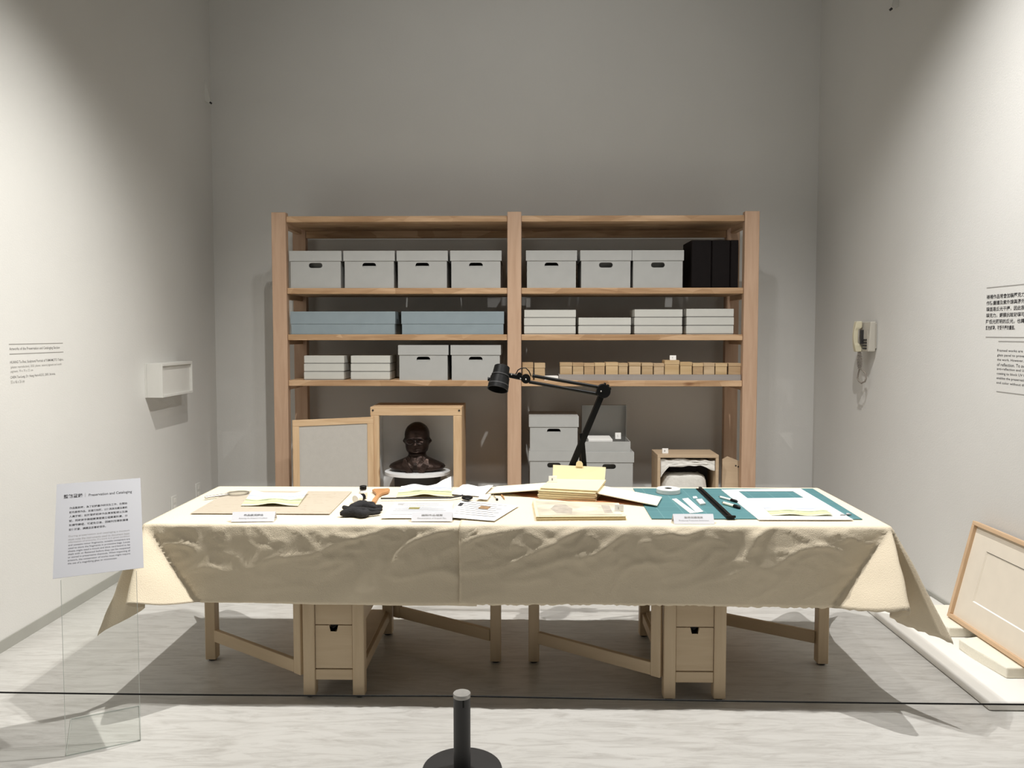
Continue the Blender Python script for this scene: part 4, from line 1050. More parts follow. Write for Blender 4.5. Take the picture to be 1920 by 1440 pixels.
for k in range(5):
    h_ = 0.0098
    j = [0, -1.5, 1.0, -0.5, 3.5][k]
    Q = [T(1034 + j, 914, 0), T(1133 + j, 919.5, 0), T(1117 + j, 941.5, 0), T(1009 + j, 935.5, 0)]
    dy_ = 0.0 if k < 4 else 0.012
    c0 = sum(Q, Vector()) / 4
    t = thing('card_folder', fold_lbl[k], 'folder', (c0.x, c0.y + dy_, ZT + zz), 0, 'cream card folders stacked on the portfolio')
    q = [((p - c0).x, (p - c0).y) for p in Q]
    ins = [(x * 0.975, y * 0.97) for x, y in q]
    obj('back_cover', prism(NB(), q[::-1], 0, 0.0022), M_CREAM, t)
    obj('contents', prism(NB(), ins[::-1], 0.0023, h_ - 0.0026), M_CREAML, t)
    obj('front_cover', prism(NB(), q[::-1], h_ - 0.0025, h_ - 0.0003), M_CREAM, t)
    zz += h_
number_tag('small white tag standing on the portfolio folder stack', (T(1037, 925).x, T(1037, 925).y + 0.012, ZT + zz + 0.0005), 0.040, 0.030, '1', 0.1)
# front folders with printed sleeve
Q = [T(999, 944.5), T(1160, 950), T(1173.5, 975.5), T(1005, 976.5)]; c0 = sum(Q, Vector()) / 4; q = [((p - c0).x, (p - c0).y) for p in Q]
for k, lb_ in enumerate(('lower of the two wide cream folders at the front of the table', 'upper of the two wide cream folders, under the printed sleeve')):
    t = thing('wide_folder', lb_, 'folder', (c0.x, c0.y, ZT + 0.0005 + 0.0085 * k), [0.012, 0][k], 'wide cream folders at the front')
    obj('back_cover', prism(NB(), q[::-1], 0, 0.0024), M_CREAM, t)
    obj('contents', prism(NB(), [(x * 0.98, y * 0.97) for x, y in q][::-1], 0.0025, 0.0055), M_CREAML, t)
    obj('front_cover', prism(NB(), q[::-1], 0.0056, 0.0082), M_CREAM, t)
zf = ZT + 0.0005 + 0.017
sl = thing('printed_sleeve', 'translucent sleeve with pale grey photographs on the wide cream folders', 'sleeve', (c0.x, c0.y, zf + 0.0002))
sq = [(x * 0.93, y * 0.86) for x, y in q]
obj('sheet', prism(NB(), sq[::-1], 0, 0.0008), M_SLEEVE, sl)
def shp(name, pts, m):  # outline in sleeve fractions
    TL, TR, BR, BL = [Vector((x, y, 0)) for x, y in sq]
    pp = []
    for u, v in pts:
        p = (BL * (1 - u) + BR * u) * (1 - v) + (TL * (1 - u) + TR * u) * v; pp.append((p.x, p.y))
    obj(name, prism(NB(), pp, 0.0009, 0.0013), m, sl)
M_PH1 = mat('photo_grey', (0.47, 0.42, 0.36), 0.35, 0.2, 25); M_PH2 = mat('photo_pale', (0.72, 0.67, 0.55), 0.35, 0.1, 25)
shp('printed_picture', [(0.16, 0.45), (0.22, 0.15), (0.40, 0.12), (0.43, 0.45), (0.36, 0.78), (0.24, 0.80)], M_PH1)
shp('printed_picture', [(0.46, 0.42), (0.56, 0.22), (0.72, 0.35), (0.76, 0.62), (0.58, 0.70)], M_PH2)
shp('printed_picture', [(0.80, 0.15), (0.90, 0.15), (0.90, 0.80), (0.80, 0.80)], M_PH1)
number_tag('small white tag standing on the printed sleeve', (T(1162, 969).x, T(1162, 969).y + 0.02, zf + 0.0016), 0.038, 0.028, '2', -0.05)

# ---------------------------------------------------------------- right part: cutting mat and tools
P = quad([(1187, 916.5), (1524, 917), (1617, 974.5), (1222, 973.5)], 0.0005)
tag(sheet('cutting_mat', P, 0.003, M_TEAL), 'large teal cutting mat with pale grid lines on the right of the table', 'cutting mat')
ZM = 0.0037
p = T(1253, 924, ZM)
tr = thing('tape_roll', 'wide white tape roll lying on the teal mat', 'tape', p)
soft(obj('tape', lathe(NB(), [(0.018, 0), (0.056, 0), (0.058, 0.002), (0.058, 0.021), (0.056, 0.023), (0.018, 0.023), (0.018, 0)], 48), M_WHITEPL, tr), 40)
soft(obj('core', lathe(NB(), [(0.0145, 0.001), (0.0175, 0.001), (0.0175, 0.022), (0.0145, 0.022), (0.0145, 0.001)], 32), M_BLACKM, tr), 40)
rl = thing('steel_ruler', 'long black straightedge lying across the teal mat', 'ruler', T(1342, 945, ZM)); o0 = rl.location
a_ = T(1311, 917, ZM) - o0; b_ = T(1370, 973, ZM) - o0
sd = Vector((-(b_ - a_).y, (b_ - a_).x, 0)).normalized()
if sd.x < 0: sd = -sd
for nm, off, w_, h_ in (('blade', 0, 0.034, 0.004), ('grip', 0.003, 0.012, 0.012)):
    bm = NB(); bar(bm, a_ + sd * off + Vector((0, 0, h_ / 2)), b_ + sd * off + Vector((0, 0, h_ / 2)), w_, h_); obj(nm, bm, M_BLACK, rl)
bm = NB(); bar(bm, b_ + sd * 0.02 + Vector((0, 0, 0.010)), b_ - sd * 0.02 + Vector((0, 0, 0.010)), 0.012, 0.008); obj('end_stop', bm, M_BLACK, rl)
def pen(label, a, b, body, r=0.006):
    t = thing('craft_knife', label, 'knife', T(*a, ZM), 0, 'knives and pens on the mat'); o0 = t.location; v = T(*b, ZM) - o0; z = Vector((0, 0, r))
    soft(obj('barrel', tube(NB(), [z, v * 0.62 + z], r, 12), body, t), 50)
    soft(obj('grip', tube(NB(), [v * 0.62 + z, v * 0.66 + z, v * 0.92 + z, v + z], [r * 1.02, r * 1.25, r * 1.2, r * 0.5], 12), M_BLACK, t), 50)
    soft(obj('tip', tube(NB(), [z - v * 0.12, z], [r * 0.2, r * 0.8], 10), M_STEEL, t), 50)
pen('slim white craft knife with black end, nearer the back of the mat', (1351, 934.5), (1383, 943), M_WHITEPL)
pen('short cream craft knife with black end beside the straightedge', (1357, 946), (1388, 955), M_CREAML, 0.007)
for q, lb_, m_ in (([(1299, 931.5), (1306, 931), (1308, 934.5), (1300, 935)], 'tiny white paper scrap on the teal mat', M_PAPER), ([(1305, 939), (1316, 938), (1323, 946.5), (1313, 948)], 'white eraser lying beside the black straightedge', M_WHITEPL)):
    c0 = sum([T(*k, ZM) for k in q], Vector()) / 4
    tag(obj('eraser' if 'eraser' in lb_ else 'paper_scrap', bev(prism(NB(), [((T(*k, ZM) - c0).x, (T(*k, ZM) - c0).y) for k in q][::-1], 0, 0.008 if 'eraser' in lb_ else 0.002), 0.0004), m_, None, c0), lb_, 'eraser' if 'eraser' in lb_ else 'paper')
for q, lb_ in (([(1260, 936.5), (1268, 935.5), (1305, 962), (1294, 963)], 'left of the two white paper strips on the teal mat'), ([(1279, 936), (1290, 934.5), (1319, 960), (1306, 962)], 'right of the two white paper strips on the teal mat')):
    tag(sheet('paper_strip', quad(q, ZM), 0.0025, M_PAPER), lb_, 'paper', 'white paper strips')
# window mat board
mbz = ZM + 0.0002
O_ = quad([(1352.5, 919), (1501, 917), (1600, 975.5), (1423, 975.5)], mbz); I_ = quad([(1384, 921.8), (1487, 921.8), (1508, 934.5), (1401.5, 935.3)], mbz)
mb = thing('window_mat', 'white window mat board laid over the teal cutting mat', 'mat board', sum(O_, Vector()) / 4); o0 = mb.location
bm = NB(); tb = 0.003
lo = [bm.verts.new(p - o0) for p in O_]; li = [bm.verts.new(p - o0) for p in I_]; up_ = Vector((0, 0, tb))
ho = [bm.verts.new(p - o0 + up_) for p in O_]; hi_ = [bm.verts.new(p - o0 + up_ ) for p in I_]
for i in range(4):
    k = (i + 1) % 4
    bm.faces.new((ho[i], ho[k], hi_[k], hi_[i])); bm.faces.new((lo[i], li[i], li[k], lo[k]))
    bm.faces.new((lo[i], lo[k], ho[k], ho[i])); bm.faces.new((li[i], hi_[i], hi_[k], li[k]))
obj('board', bm, M_MATB, mb)
tag(sheet('watercolour_sheet', quad([(1426, 946.5), (1536, 948), (1562, 968), (1447, 967)], mbz + tb + 0.0004), 0.0008, M_WC, None, 20, 10, lambda u, v: 0.001 + 0.006 * math.sin(u * 5) ** 2 * (1 - v)), 'landscape watercolour lying on the white window mat board', 'painting', 'small landscape watercolours')
for q, lb_ in (((1579, 966), 'clear mounting corner nearer the print on the mat board'), ((1590, 965), 'clear mounting corner at the right edge of the mat board')):
    t = thing('mounting_corner', lb_, 'corner', T(*q, mbz + tb + 0.0004), 0, 'mounting corners')
    obj('fold', prism(NB(), [(-0.012, -0.008), (0.012, -0.008), (0.004, 0.012)], 0, 0.004), M_PRINTG, t)
    obj('tongue', prism(NB(), [(-0.004, 0.002), (0.008, 0.002), (0.012, 0.022), (0.002, 0.022)], 0, 0.002), M_PAPERB, t)

# ---------------------------------------------------------------- desk lamp clamped to the back edge
LY = 3.962
lamp = thing('desk_lamp', 'black swing-arm desk lamp clamped behind the cream folders', 'lamp', (on_y(1080, 905, LY).x, LY, ZT)); o0 = lamp.location
def lp(px, py, dy=0): return on_y(px, py, LY + dy) - o0
bp = lp(1080, 910)
bm = NB(); box(bm, -0.075, 0.065, -0.055, 0.020, 0.0005, 0.035); obj('clamp', bev(bm, 0.004), M_BLACK, lamp)
elb = lp(1131, 733); lo_ = lp(1063, 896)
dn = (lo_ - elb).normalized(); lo2 = elb + dn * ((elb.z - 0.03) / -dn.z)
for dy in (-0.018, 0.018):
    bm = NB(); bar(bm, elb + Vector((0, dy, 0)), lo2 + Vector((0, dy, 0)), 0.028, 0.010, up=(0, 1, 0)); 
    obj('lower_arm', bm, M_BLACK, lamp)
bm = NB(); bar(bm, lp(1090.5, 812), Vector((lp(1098, 905).x, 0, 0.03)), 0.024, 0.017, up=(0, 1, 0)); obj('support_post', bm, M_BLACK, lamp)
soft(obj('elbow_joint', lathe(NB(), [(0, -0.028), (0.034, -0.028), (0.036, -0.024), (0.036, 0.024), (0.034, 0.028), (0, 0.028)], 28, 'y', elb), M_BLACK, lamp), 50)
for k in range(3):
    aa = math.radians(20 + 28 * k); c_ = elb + Vector((0.036 * math.cos(aa), 0, 0.036 * math.sin(aa)))
    bm = NB(); bar(bm, c_ + Vector((0, -0.022, 0)), c_ + Vector((0, 0.022, 0)), 0.008, 0.012); obj('elbow_rib', bm, M_BLACK, lamp)
for (a, b) in (((998, 704.5), (1124, 726)), ((992, 716), (1122, 739))):
    soft(obj('upper_arm', tube(NB(), [lp(*a), lp(*b)], 0.0088, 12), M_BLACK, lamp), 50)
wj = lp(986, 710); soft(obj('wrist_joint', lathe(NB(), [(0, -0.020), (0.024, -0.020), (0.024, 0.020), (0, 0.020)], 20, 'y', wj), M_BLACK, lamp), 50)
bm = NB(); bar(bm, lp(952, 703), wj, 0.024, 0.030, up=(0, 1, 0)); obj('head_link', bev(bm, 0.004), M_BLACK, lamp)
soft(obj('link_knob', lathe(NB(), [(0, -0.02), (0.013, -0.02), (0.013, 0.02), (0, 0.02)], 16, 'y', lp(974, 703)), M_BLACK, lamp), 50)
soft(obj('cable', tube(NB(), [lp(x, y, -0.004) for x, y in ((967, 702), (971, 694), (978, 690), (986, 690), (992, 696), (996, 706))], 0.0028, 8), M_BLACK, lamp), 70)
for q in ((959, 702), (976, 709.5), (986, 711), (1126, 733)):
    p = lp(*q); bm = NB(); bmesh.ops.create_uvsphere(bm, u_segments=10, v_segments=6, radius=0.0045)
    for v in bm.verts: v.co += p + Vector((0, -0.028 if q[0] > 1000 else -0.020, 0))
    soft(obj('screw', bm, M_STEEL, lamp), 80)
# head: short can tilted forward
hd = bpy.data.objects.new('lamp_head', None); C.objects.link(hd); hd.parent = lamp
ha, hb_ = lp(941.5, 688), lp(933, 733); hd.location = ha
ax = (hb_ - ha); axl = ax.length; axn = Vector((ax.x, -0.055, ax.z)).normalized()
hd.rotation_euler = axn.to_track_quat('-Z', 'Y').to_euler()
soft(obj('shade', lathe(NB(), [(0, 0.004), (0.034, 0.004), (0.040, 0), (0.042, -0.03), (0.044, -0.058), (0.049, -0.060), (0.054, -axl), (0.050, -axl), (0.044, -0.062), (0, -0.058)], 36), M_BLACK, hd), 35)
soft(obj('cooling_ring', lathe(NB(), [(0.0425, -0.052), (0.046, -0.052), (0.046, -0.046), (0.0425, -0.046), (0.0425, -0.052)], 36), M_BLACKM, hd), 35)
obj('bulb_plate', lathe(NB(), [(0, -0.066), (0.040, -0.066), (0.040, -0.063), (0, -0.063)], 24), M_WHITEPL, hd)
kn = lp(915, 711); soft(obj('side_knob', tube(NB(), [lp(922, 711), lp(914.5, 711)], [0.006, 0.011], 12), M_BLACK, lamp), 50)
M_LOGO = mat('lamp_print', (0.75, 0.75, 0.75), 0.5, 0.0)
obj('printed_band', lathe(NB(), [(0.0526, -axl + 0.022), (0.0532, -axl + 0.022), (0.0530, -axl + 0.028), (0.0524, -axl + 0.028)], 36), M_BLACKM, hd)

# ================================================================ FLOOR STANDING: acrylic sign stand
an = math.radians(27.6); sg = thing('sign_stand', 'clear acrylic floor stand holding a white printed text sheet', 'sign', (-1.569, 2.782, 0), an)
wP, dP = 0.246, 0.300
def acr(name, bm):
    o = obj(name, bm, M_CLEAR, sg); return o
b1 = acr('base_plate', bbox(-wP / 2, wP / 2, 0.0, dP, 0.0, 0.004))
b2 = acr('upright_panel', bbox(-wP / 2, wP / 2, -0.004, 0.0, 0.0, 0.660))
ti = math.radians(45.8); sn, cs = math.sin(ti), math.cos(ti)
def tp_(x, t, n): return Vector((x, t * sn - n * cs, 0.662 + t * cs + n * sn))       # along the tilted desk, n = out of its face
def slab(x0, x1, t0, t1, n0, n1):
    bm = NB(); v = [bm.verts.new(tp_(x, t, n)) for n in (n0, n1) for x, t in ((x0, t0), (x1, t0), (x1, t1), (x0, t1))]
    for f in ((0, 3, 2, 1), (4, 5, 6, 7), (0, 1, 5, 4), (1, 2, 6, 5), (2, 3, 7, 6), (3, 0, 4, 7)): bm.faces.new([v[i] for i in f])
    return bm
acr('desk_panel', slab(-wP / 2, wP / 2, 0.002, 0.41, -0.0045, -0.0005))
shs = obj('sign_sheet', slab(-0.148, 0.148, 0.0, 0.417, 0.0, 0.0012), M_SIGN, sg)
for nm, c in (('upright_panel_edge', [(-wP / 2, 0), (wP / 2, 0)]),):
    for x, _ in c: obj('polished_edge', bbox(x - 0.0008, x + 0.0008, -0.0042, 0.0002, 0.004, 0.655), M_EDGE, sg)
for y in (0.0, dP): obj('polished_edge', bbox(-wP / 2, wP / 2, y - 0.0008, y + 0.0008, 0.0001, 0.0045), M_EDGE, sg)
for x in (-wP / 2, wP / 2): obj('polished_edge', bbox(x - 0.0008, x + 0.0008, 0.001, dP - 0.001, 0.0001, 0.0045), M_EDGE, sg)
ux, uy = Vector((1, 0, 0)), Vector((0, sn, cs))
def sg_line(s, x0, x1, t, h, m, bold=0.0):   # x in sheet widths from left, t from the bottom in metres
    return lettering(s, m, shs, tp_(-0.148 + 0.296 * x0, t, 0.0016), ux, uy, 0.296 * (x1 - x0), h, bold)
sg_line('整飭登錄', 0.085, 0.305, 0.345, 0.019, M_INK, 0.02)
sg_line('|', 0.332, 0.336, 0.345, 0.019, M_INKG)
sg_line('Preservation and Cataloging', 0.375, 0.89, 0.343, 0.016, M_INK, 0.012)
zh = ['作品整飭時，為了記錄畫作狀況及工作，在開始', '前先檢視作品，並進行拍照，以便與其他藏品資訊', '人員確認；並於登錄前將作品清潔整理以及編', '號，同時將手稿檔案清楚建立檔案資料庫，分', '別標籤歸檔，可避免日後，因誤判而導致損壞', '並便於查，讓藏品妥善被保存。']
for i, s in enumerate(zh):
    sg_line(s, 0.155, [0.83, 0.83, 0.83, 0.83, 0.835, 0.575][i], 0.293 - 0.0195 * i, 0.0105, M_INK, 0.012)
en = ['During preservation and cataloging a museum', 'must note the instruments used to document basic', 'information of artworks. If a work is in good condition', 'and contains minor fragments, suitable containers are', 'used to store the fragments in protective bags. Loose', 'sheets might need a mount and thick card board to be', 'dealt with or flattened before they can be reopened', 'or stored in preservative chemicals. When inspecting all', 'artwork, the conservator of works must might require', 'the use of a magnifying glass or microscope.']
for i, s in enumerate(en):
    sg_line(s, 0.155, 0.85 if i < 9 else 0.70, 0.166 - 0.0130 * i, 0.0095, M_INKG if i < 3 else M_INK)

# ================================================================ BARRIER
def stanchion(label, x, y, h):
    t = thing('barrier_post', label, 'stanchion', (x, y, 0), 0, 'low barrier posts')
    soft(obj('base', lathe(NB(), [(0, 0), (0.140, 0), (0.142, 0.004), (0.140, 0.010), (0.10, 0.013), (0, 0.013)], 48), M_BLACKM, t), 30)
    soft(obj('post', lathe(NB(), [(0, 0.0132), (0.030, 0.0132), (0.030, h - 0.014), (0, h - 0.014)], 36), M_BLACKM, t), 40)
    soft(obj('cap', lathe(NB(), [(0, h - 0.0138), (0.0305, h - 0.0138), (0.0315, h - 0.004), (0.030, h), (0, h)], 36), M_STEELCAP, t), 30)
    bm = NB(); box(bm, -0.003, 0.003, -0.0302, -0.026, h - 0.04, h - 0.014); o = obj('cord_slot', bm, M_BLACK, t); o.rotation_euler = (0, 0, 0.25)
    return t
sx, sy = -0.222, 2.655; SHH = on_y(868, 1299, sy).z
stanchion('low black barrier post with round base at the front centre', sx, sy, SHH)
xl = on_y(-150, 1296, 2.66); xr_ = on_y(2050, 1322, 2.62)
stanchion('low black barrier post beyond the left edge of the view', xl.x, 2.66, on_y(-150, 1296, 2.66).z + 0.008)
stanchion('low black barrier post beyond the right edge of the view', xr_.x, 2.62, xr_.z + 0.008)
def cord(label, a, b):
    n_ = 24; c0 = (Vector(a) + Vector(b)) / 2; pts = []
    for i in range(n_ + 1):
        s = i / n_; p = Vector(a).lerp(Vector(b), s) - c0; p.z -= 0.004 * 4 * s * (1 - s); pts.append(p)
    tag(soft(obj('rope', tube(NB(), pts, 0.0030, 8), M_BLACK, None, c0), 80), label, 'rope', 'barrier ropes')
cz = SHH - 0.012
cord('thin black rope running left from the centre post', (xl.x + 0.031, 2.66, xl.z), (sx - 0.0312, sy, cz))
cord('thin black rope running right from the centre post', (sx + 0.0312, sy, cz), (xr_.x - 0.031, 2.62, xr_.z))

# ================================================================ RIGHT: plinth, leaning frame, foam
pl = obj('plinth', bev(bbox(1.900, XR - 0.008, 3.125, 4.41, 0.0, 0.040), 0.010, 3), M_PLINTH, None)
tag(soft(pl, 60), 'low white plinth on the floor along the right wall', 'plinth')
PZ = 0.0402
fr0 = Vector((2.193, 3.945, 0.090)); frT = Vector((2.312, 3.945, 0.585)); FW = 0.72; fth = 0.028
upv = (frT - fr0).normalized(); FH = (frT - fr0).length; outv = Vector((-upv.z, 0, upv.x)).normalized()   # towards the room
fr = thing('picture_frame', 'oak frame with blank ivory mat leaning on the right wall', 'frame', fr0)
def fpt(s, t, n): return Vector((0, -s, 0)) + upv * t + outv * n
def fslab(s0, s1, t0, t1, n0, n1):
    bm = NB(); v = [bm.verts.new(fpt(s, t, n)) for n in (n0, n1) for s, t in ((s0, t0), (s1, t0), (s1, t1), (s0, t1))]
    for f in ((0, 3, 2, 1), (4, 5, 6, 7), (0, 1, 5, 4), (1, 2, 6, 5), (2, 3, 7, 6), (3, 0, 4, 7)): bm.faces.new([v[i] for i in f])
    return bm
fw2 = 0.020
obj('bottom_rail', bev(fslab(0, FW, 0, fw2, 0, fth), 0.0015), M_OAK, fr); obj('top_rail', bev(fslab(0, FW, FH - fw2, FH, 0, fth), 0.0015), M_OAK, fr)
obj('stile', bev(fslab(0, fw2, fw2 + 0.0003, FH - fw2 - 0.0003, 0, fth), 0.0015), M_OAKZ, fr); obj('stile', bev(fslab(FW - fw2, FW, fw2 + 0.0003, FH - fw2 - 0.0003, 0, fth), 0.0015), M_OAKZ, fr)
obj('backing', fslab(fw2, FW - fw2, fw2, FH - fw2, 0.002, 0.005), M_PASSE, fr)
# mat with a window: four strips with a bevelled inner edge
wi = (0.14, FW - 0.14, 0.13, FH - 0.12); mn = 0.0095
for a in ((fw2, FW - fw2, fw2, wi[2]), (fw2, FW - fw2, wi[3], FH - fw2), (fw2, wi[0], wi[2], wi[3]), (wi[1], FW - fw2, wi[2], wi[3])):
    obj('mat_strip', fslab(a[0], a[1], a[2], a[3], 0.0055, mn), M_PASSE, fr)
def bevel_strip(s0, s1, t0, t1, n0, n1, s0b, s1b, t0b, t1b):
    bm = NB(); q = [fpt(s0, t0, n1), fpt(s1, t1, n1), fpt(s1b, t1b, n0), fpt(s0b, t0b, n0)]
    a = [bm.verts.new(p) for p in q]; bm.faces.new(a)
    b = [bm.verts.new(p - upv * 0.0004 - outv * 0.0004) for p in q]; bm.faces.new(b[::-1])
    for i in range(4): bm.faces.new((a[i], b[i], b[(i + 1) % 4], a[(i + 1) % 4]))
    return bm
obj('mat_bevel', bevel_strip(wi[0], wi[1], wi[2] + 0.0005, wi[2] + 0.0005, 0.0056, mn, wi[0] + 0.004, wi[1] - 0.004, wi[2] + 0.006, wi[2] + 0.006), M_MATB, fr)
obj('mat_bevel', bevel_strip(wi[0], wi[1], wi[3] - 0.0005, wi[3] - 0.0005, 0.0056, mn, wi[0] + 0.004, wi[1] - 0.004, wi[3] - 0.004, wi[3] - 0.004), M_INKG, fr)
for s0, s1, nm in ((wi[0] + 0.0005, wi[0] + 0.005, 'mat_bevel'), (wi[1] - 0.0005, wi[1] - 0.005, 'mat_bevel')):
    bm = NB(); q_ = [fpt(s0, wi[2], mn), fpt(s0, wi[3], mn), fpt(s1, wi[3], 0.0056), fpt(s1, wi[2], 0.0056)]
    a_ = [bm.verts.new(p) for p in q_]; b_ = [bm.verts.new(p - outv * 0.0004) for p in q_]; bm.faces.new(a_); bm.faces.new(b_[::-1])
    for i in range(4): bm.faces.new((a_[i], b_[i], b_[(i + 1) % 4], a_[(i + 1) % 4]))
    obj(nm, bm, M_PASSE, fr)
def foam(label, pts, z0, z1):
    c = sum((Vector(p) for p in pts), Vector((0, 0))) / len(pts)
    tag(obj('foam_block', bev(prism(NB(), [(p[0] - c[0], p[1] - c[1]) for p in pts], 0, z1 - z0), 0.006, 2), M_FOAM, None, (c[0], c[1], z0)), label, 'foam', 'foam blocks under the frame')
foam('white foam block under the far corner of the leaning frame', [(2.075, 4.02), (2.10, 3.80), (2.30, 3.80), (2.30, 4.13), (2.12, 4.13)], PZ, 0.0885)
foam('white foam block under the near half of the leaning frame', [(2.07, 3.66), (2.07, 3.56), (2.10, 3.34), (2.30, 3.34), (2.30, 3.62), (2.20, 3.70)], PZ, 0.0885)

# ================================================================ WALL THINGS
# telephone on the right wall (faces -x); built in local coords: x out of the wall is -x world
ph = thing('wall_telephone', 'ivory wall telephone with hanging coiled cord on the right wall', 'telephone', (XR, 5.268, 1.418))
# base: against the wall
def wedge(x0t, x0b, y0, y1, z0, z1, back):
    bm = NB(); v = [bm.verts.new(p) for p in ((-x0b, y0, z0), (-x0b, y1, z0), (-back, y1, z0), (-back, y0, z0), (-x0t, y0, z1), (-x0t, y1, z1), (-back, y1, z1), (-back, y0, z1))]
    for f in ((0, 3, 2, 1), (4, 5, 6, 7), (0, 1, 5, 4), (1, 2, 6, 5), (2, 3, 7, 6), (3, 0, 4, 7)): bm.faces.new([v[i] for i in f])
    return bm
obj('wall_plate', bev(wedge(0.012, 0.012, -0.075, 0.075, 0.025, 0.195, 0.0005), 0.003), M_PHONEB, ph)
obj('base', bev(wedge(0.048, 0.060, -0.085, 0.085, 0.005, 0.205, 0.0125), 0.006, 2), M_PHONEB, ph)
def handset():
    bm = NB(); pts = []; 
    N_ = 14
    for i in range(N_ + 1):
        s = i / N_; z = 0.002 + 0.206 * s; bow = 0.030 * math.sin(PI * s)
        pts.append((z, bow))
    A = []
    for z, bow in pts:
        s = (z - 0.002) / 0.206; endw = 0.026 if (s < 0.24 or s > 0.76) else 0.019
        inner = 0.062 + (0.0 if (s < 0.26 or s > 0.74) else 0.022)
        outer = 0.098 + bow * 0.5
        A.append([bm.verts.new((-inner, 0.024 - endw + 0.01, z)), bm.verts.new((-inner, 0.024 + endw + 0.01, z)), bm.verts.new((-outer, 0.024 + endw * 0.8 + 0.01, z)), bm.verts.new((-outer, 0.024 - endw * 0.8 + 0.01, z))])
    for a, b in zip(A, A[1:]):
        for k in range(4): bm.faces.new((a[k], a[(k + 1) % 4], b[(k + 1) % 4], b[k]))
    bm.faces.new(A[0]); bm.faces.new(A[-1][::-1])
    return bm
obj('handset', bev(handset(), 0.004), M_PHONE, ph)
for r_ in range(4):
    for c_ in range(3):
        obj('key', bev(bbox(-0.0640, -0.0580, -0.058 + 0.020 * c_, -0.043 + 0.020 * c_, 0.020 + 0.019 * r_, 0.031 + 0.019 * r_), 0.001), M_BLACKM, ph)
obj('keypad_panel', bbox(-0.0585, -0.0545, -0.066, -0.002, 0.012, 0.150), M_PHONEB, ph)
obj('hook_slot', bbox(-0.0800, -0.058, -0.006, 0.004, 0.055, 0.150), M_BLACKM, ph)
cpts = [(-0.075, 0.02, 0.002), (-0.074, 0.022, -0.03), (-0.070, 0.024, -0.055)]
hel = []
for i in range(161):
    s = i / 160; rr = 0.009 + 0.007 * math.sin(PI * s); hel.append((-0.072 + 0.004 * s + rr * math.cos(s * 2 * PI * 11), 0.024 + rr * math.sin(s * 2 * PI * 11), 0.0 - 0.115 * s))
soft(obj('coiled_cord', tube(NB(), hel, 0.0032, 6), M_CORDG, ph), 80)
loop = [(-0.068, 0.024, -0.112), (-0.066, 0.045, -0.145), (-0.064, 0.062, -0.178), (-0.060, 0.052, -0.198), (-0.055, 0.020, -0.212), (-0.045, -0.010, -0.198), (-0.040, -0.016, -0.178), (-0.035, 0.004, -0.145), (-0.06, 0.022, -0.112)]
soft(obj('cord_loop', tube(NB(), loop, 0.0055, 8), M_CORDG, ph), 80)

# white wall box on the left wall
wb = thing('wall_box', 'white shallow box with recessed front mounted on the left wall', 'wall box', (XL, 5.11, 1.115))
bd, bl_, bh = 0.118, 0.475, 0.228
obj('back', bbox(0.0005, 0.012, 0, bl_, 0, bh), M_WHITEPL, wb)
obj('end_panel', bev(bbox(0.0125, bd, 0, 0.014, 0, bh), 0.001), M_WHITEPL, wb); obj('end_panel', bev(bbox(0.0125, bd, bl_ - 0.014, bl_, 0, bh), 0.001), M_WHITEPL, wb)
obj('bottom_panel', bev(bbox(0.0125, bd, 0.0145, bl_ - 0.0145, 0, 0.016), 0.001), M_WHITEPL, wb); obj('top_panel', bev(bbox(0.0125, bd, 0.0145, bl_ - 0.0145, bh - 0.018, bh), 0.001), M_WHITEPL, wb)
obj('recessed_front', bbox(bd - 0.022, bd - 0.016, 0.0145, bl_ - 0.0145, 0.0165, bh - 0.0185), M_WHITEPL, wb)
# sockets
for (y, z, lb_) in ((5.485, 0.314, 'white wall socket nearer the camera above the table corner'), (5.895, 0.328, 'white wall socket nearer the back corner of the left wall')):
    t = thing('wall_socket', lb_, 'socket', (XL, y, z), 0, 'white sockets on the left wall')
    obj('plate', bev(bbox(0.0005, 0.009, -0.04, 0.04, -0.06, 0.06), 0.002), M_WHITEPL, t)
    for zz_ in (-0.025, 0.025): obj('outlet', bev(bbox(0.0092, 0.0125, -0.018, 0.018, zz_ - 0.016, zz_ + 0.016), 0.002), M_PLINTH, t)
# small brackets high on the walls
for (x, y, z, s, lb_) in ((XL, 6.20, 3.47, 1, 'small wedge-shaped bracket with black clip high on the left wall'), (XR, 5.02, 3.68, -1, 'small dark bracket at the top of the right wall')):
    t = thing('wall_bracket', lb_, 'bracket', (x, y, z), 0, 'small brackets high on the walls')
    bm = NB(); q = [(0.0005, 0.085), (0.0005, -0.085), (0.03, -0.105), (0.045, -0.085)]
    a = [bm.verts.new((s * px_, -0.02, pz_)) for px_, pz_ in q]; b = [bm.verts.new((s * px_, -0.014, pz_)) for px_, pz_ in q]
    bm.faces.new(a); bm.faces.new(b[::-1])
    for i in range(4): bm.faces.new((a[i], b[i], b[(i + 1) % 4], a[(i + 1) % 4]))
    obj('side_plate', bm, M_WHITEPL, t)
    bm = NB(); bar(bm, (s * 0.004, -0.008, 0.0), (s * 0.012, -0.008, -0.075), 0.008, 0.010); bar(bm, (s * 0.012, -0.008, -0.075), (s * 0.05, -0.008, -0.105), 0.012, 0.014); obj('clip', bm, M_BLACKM, t)

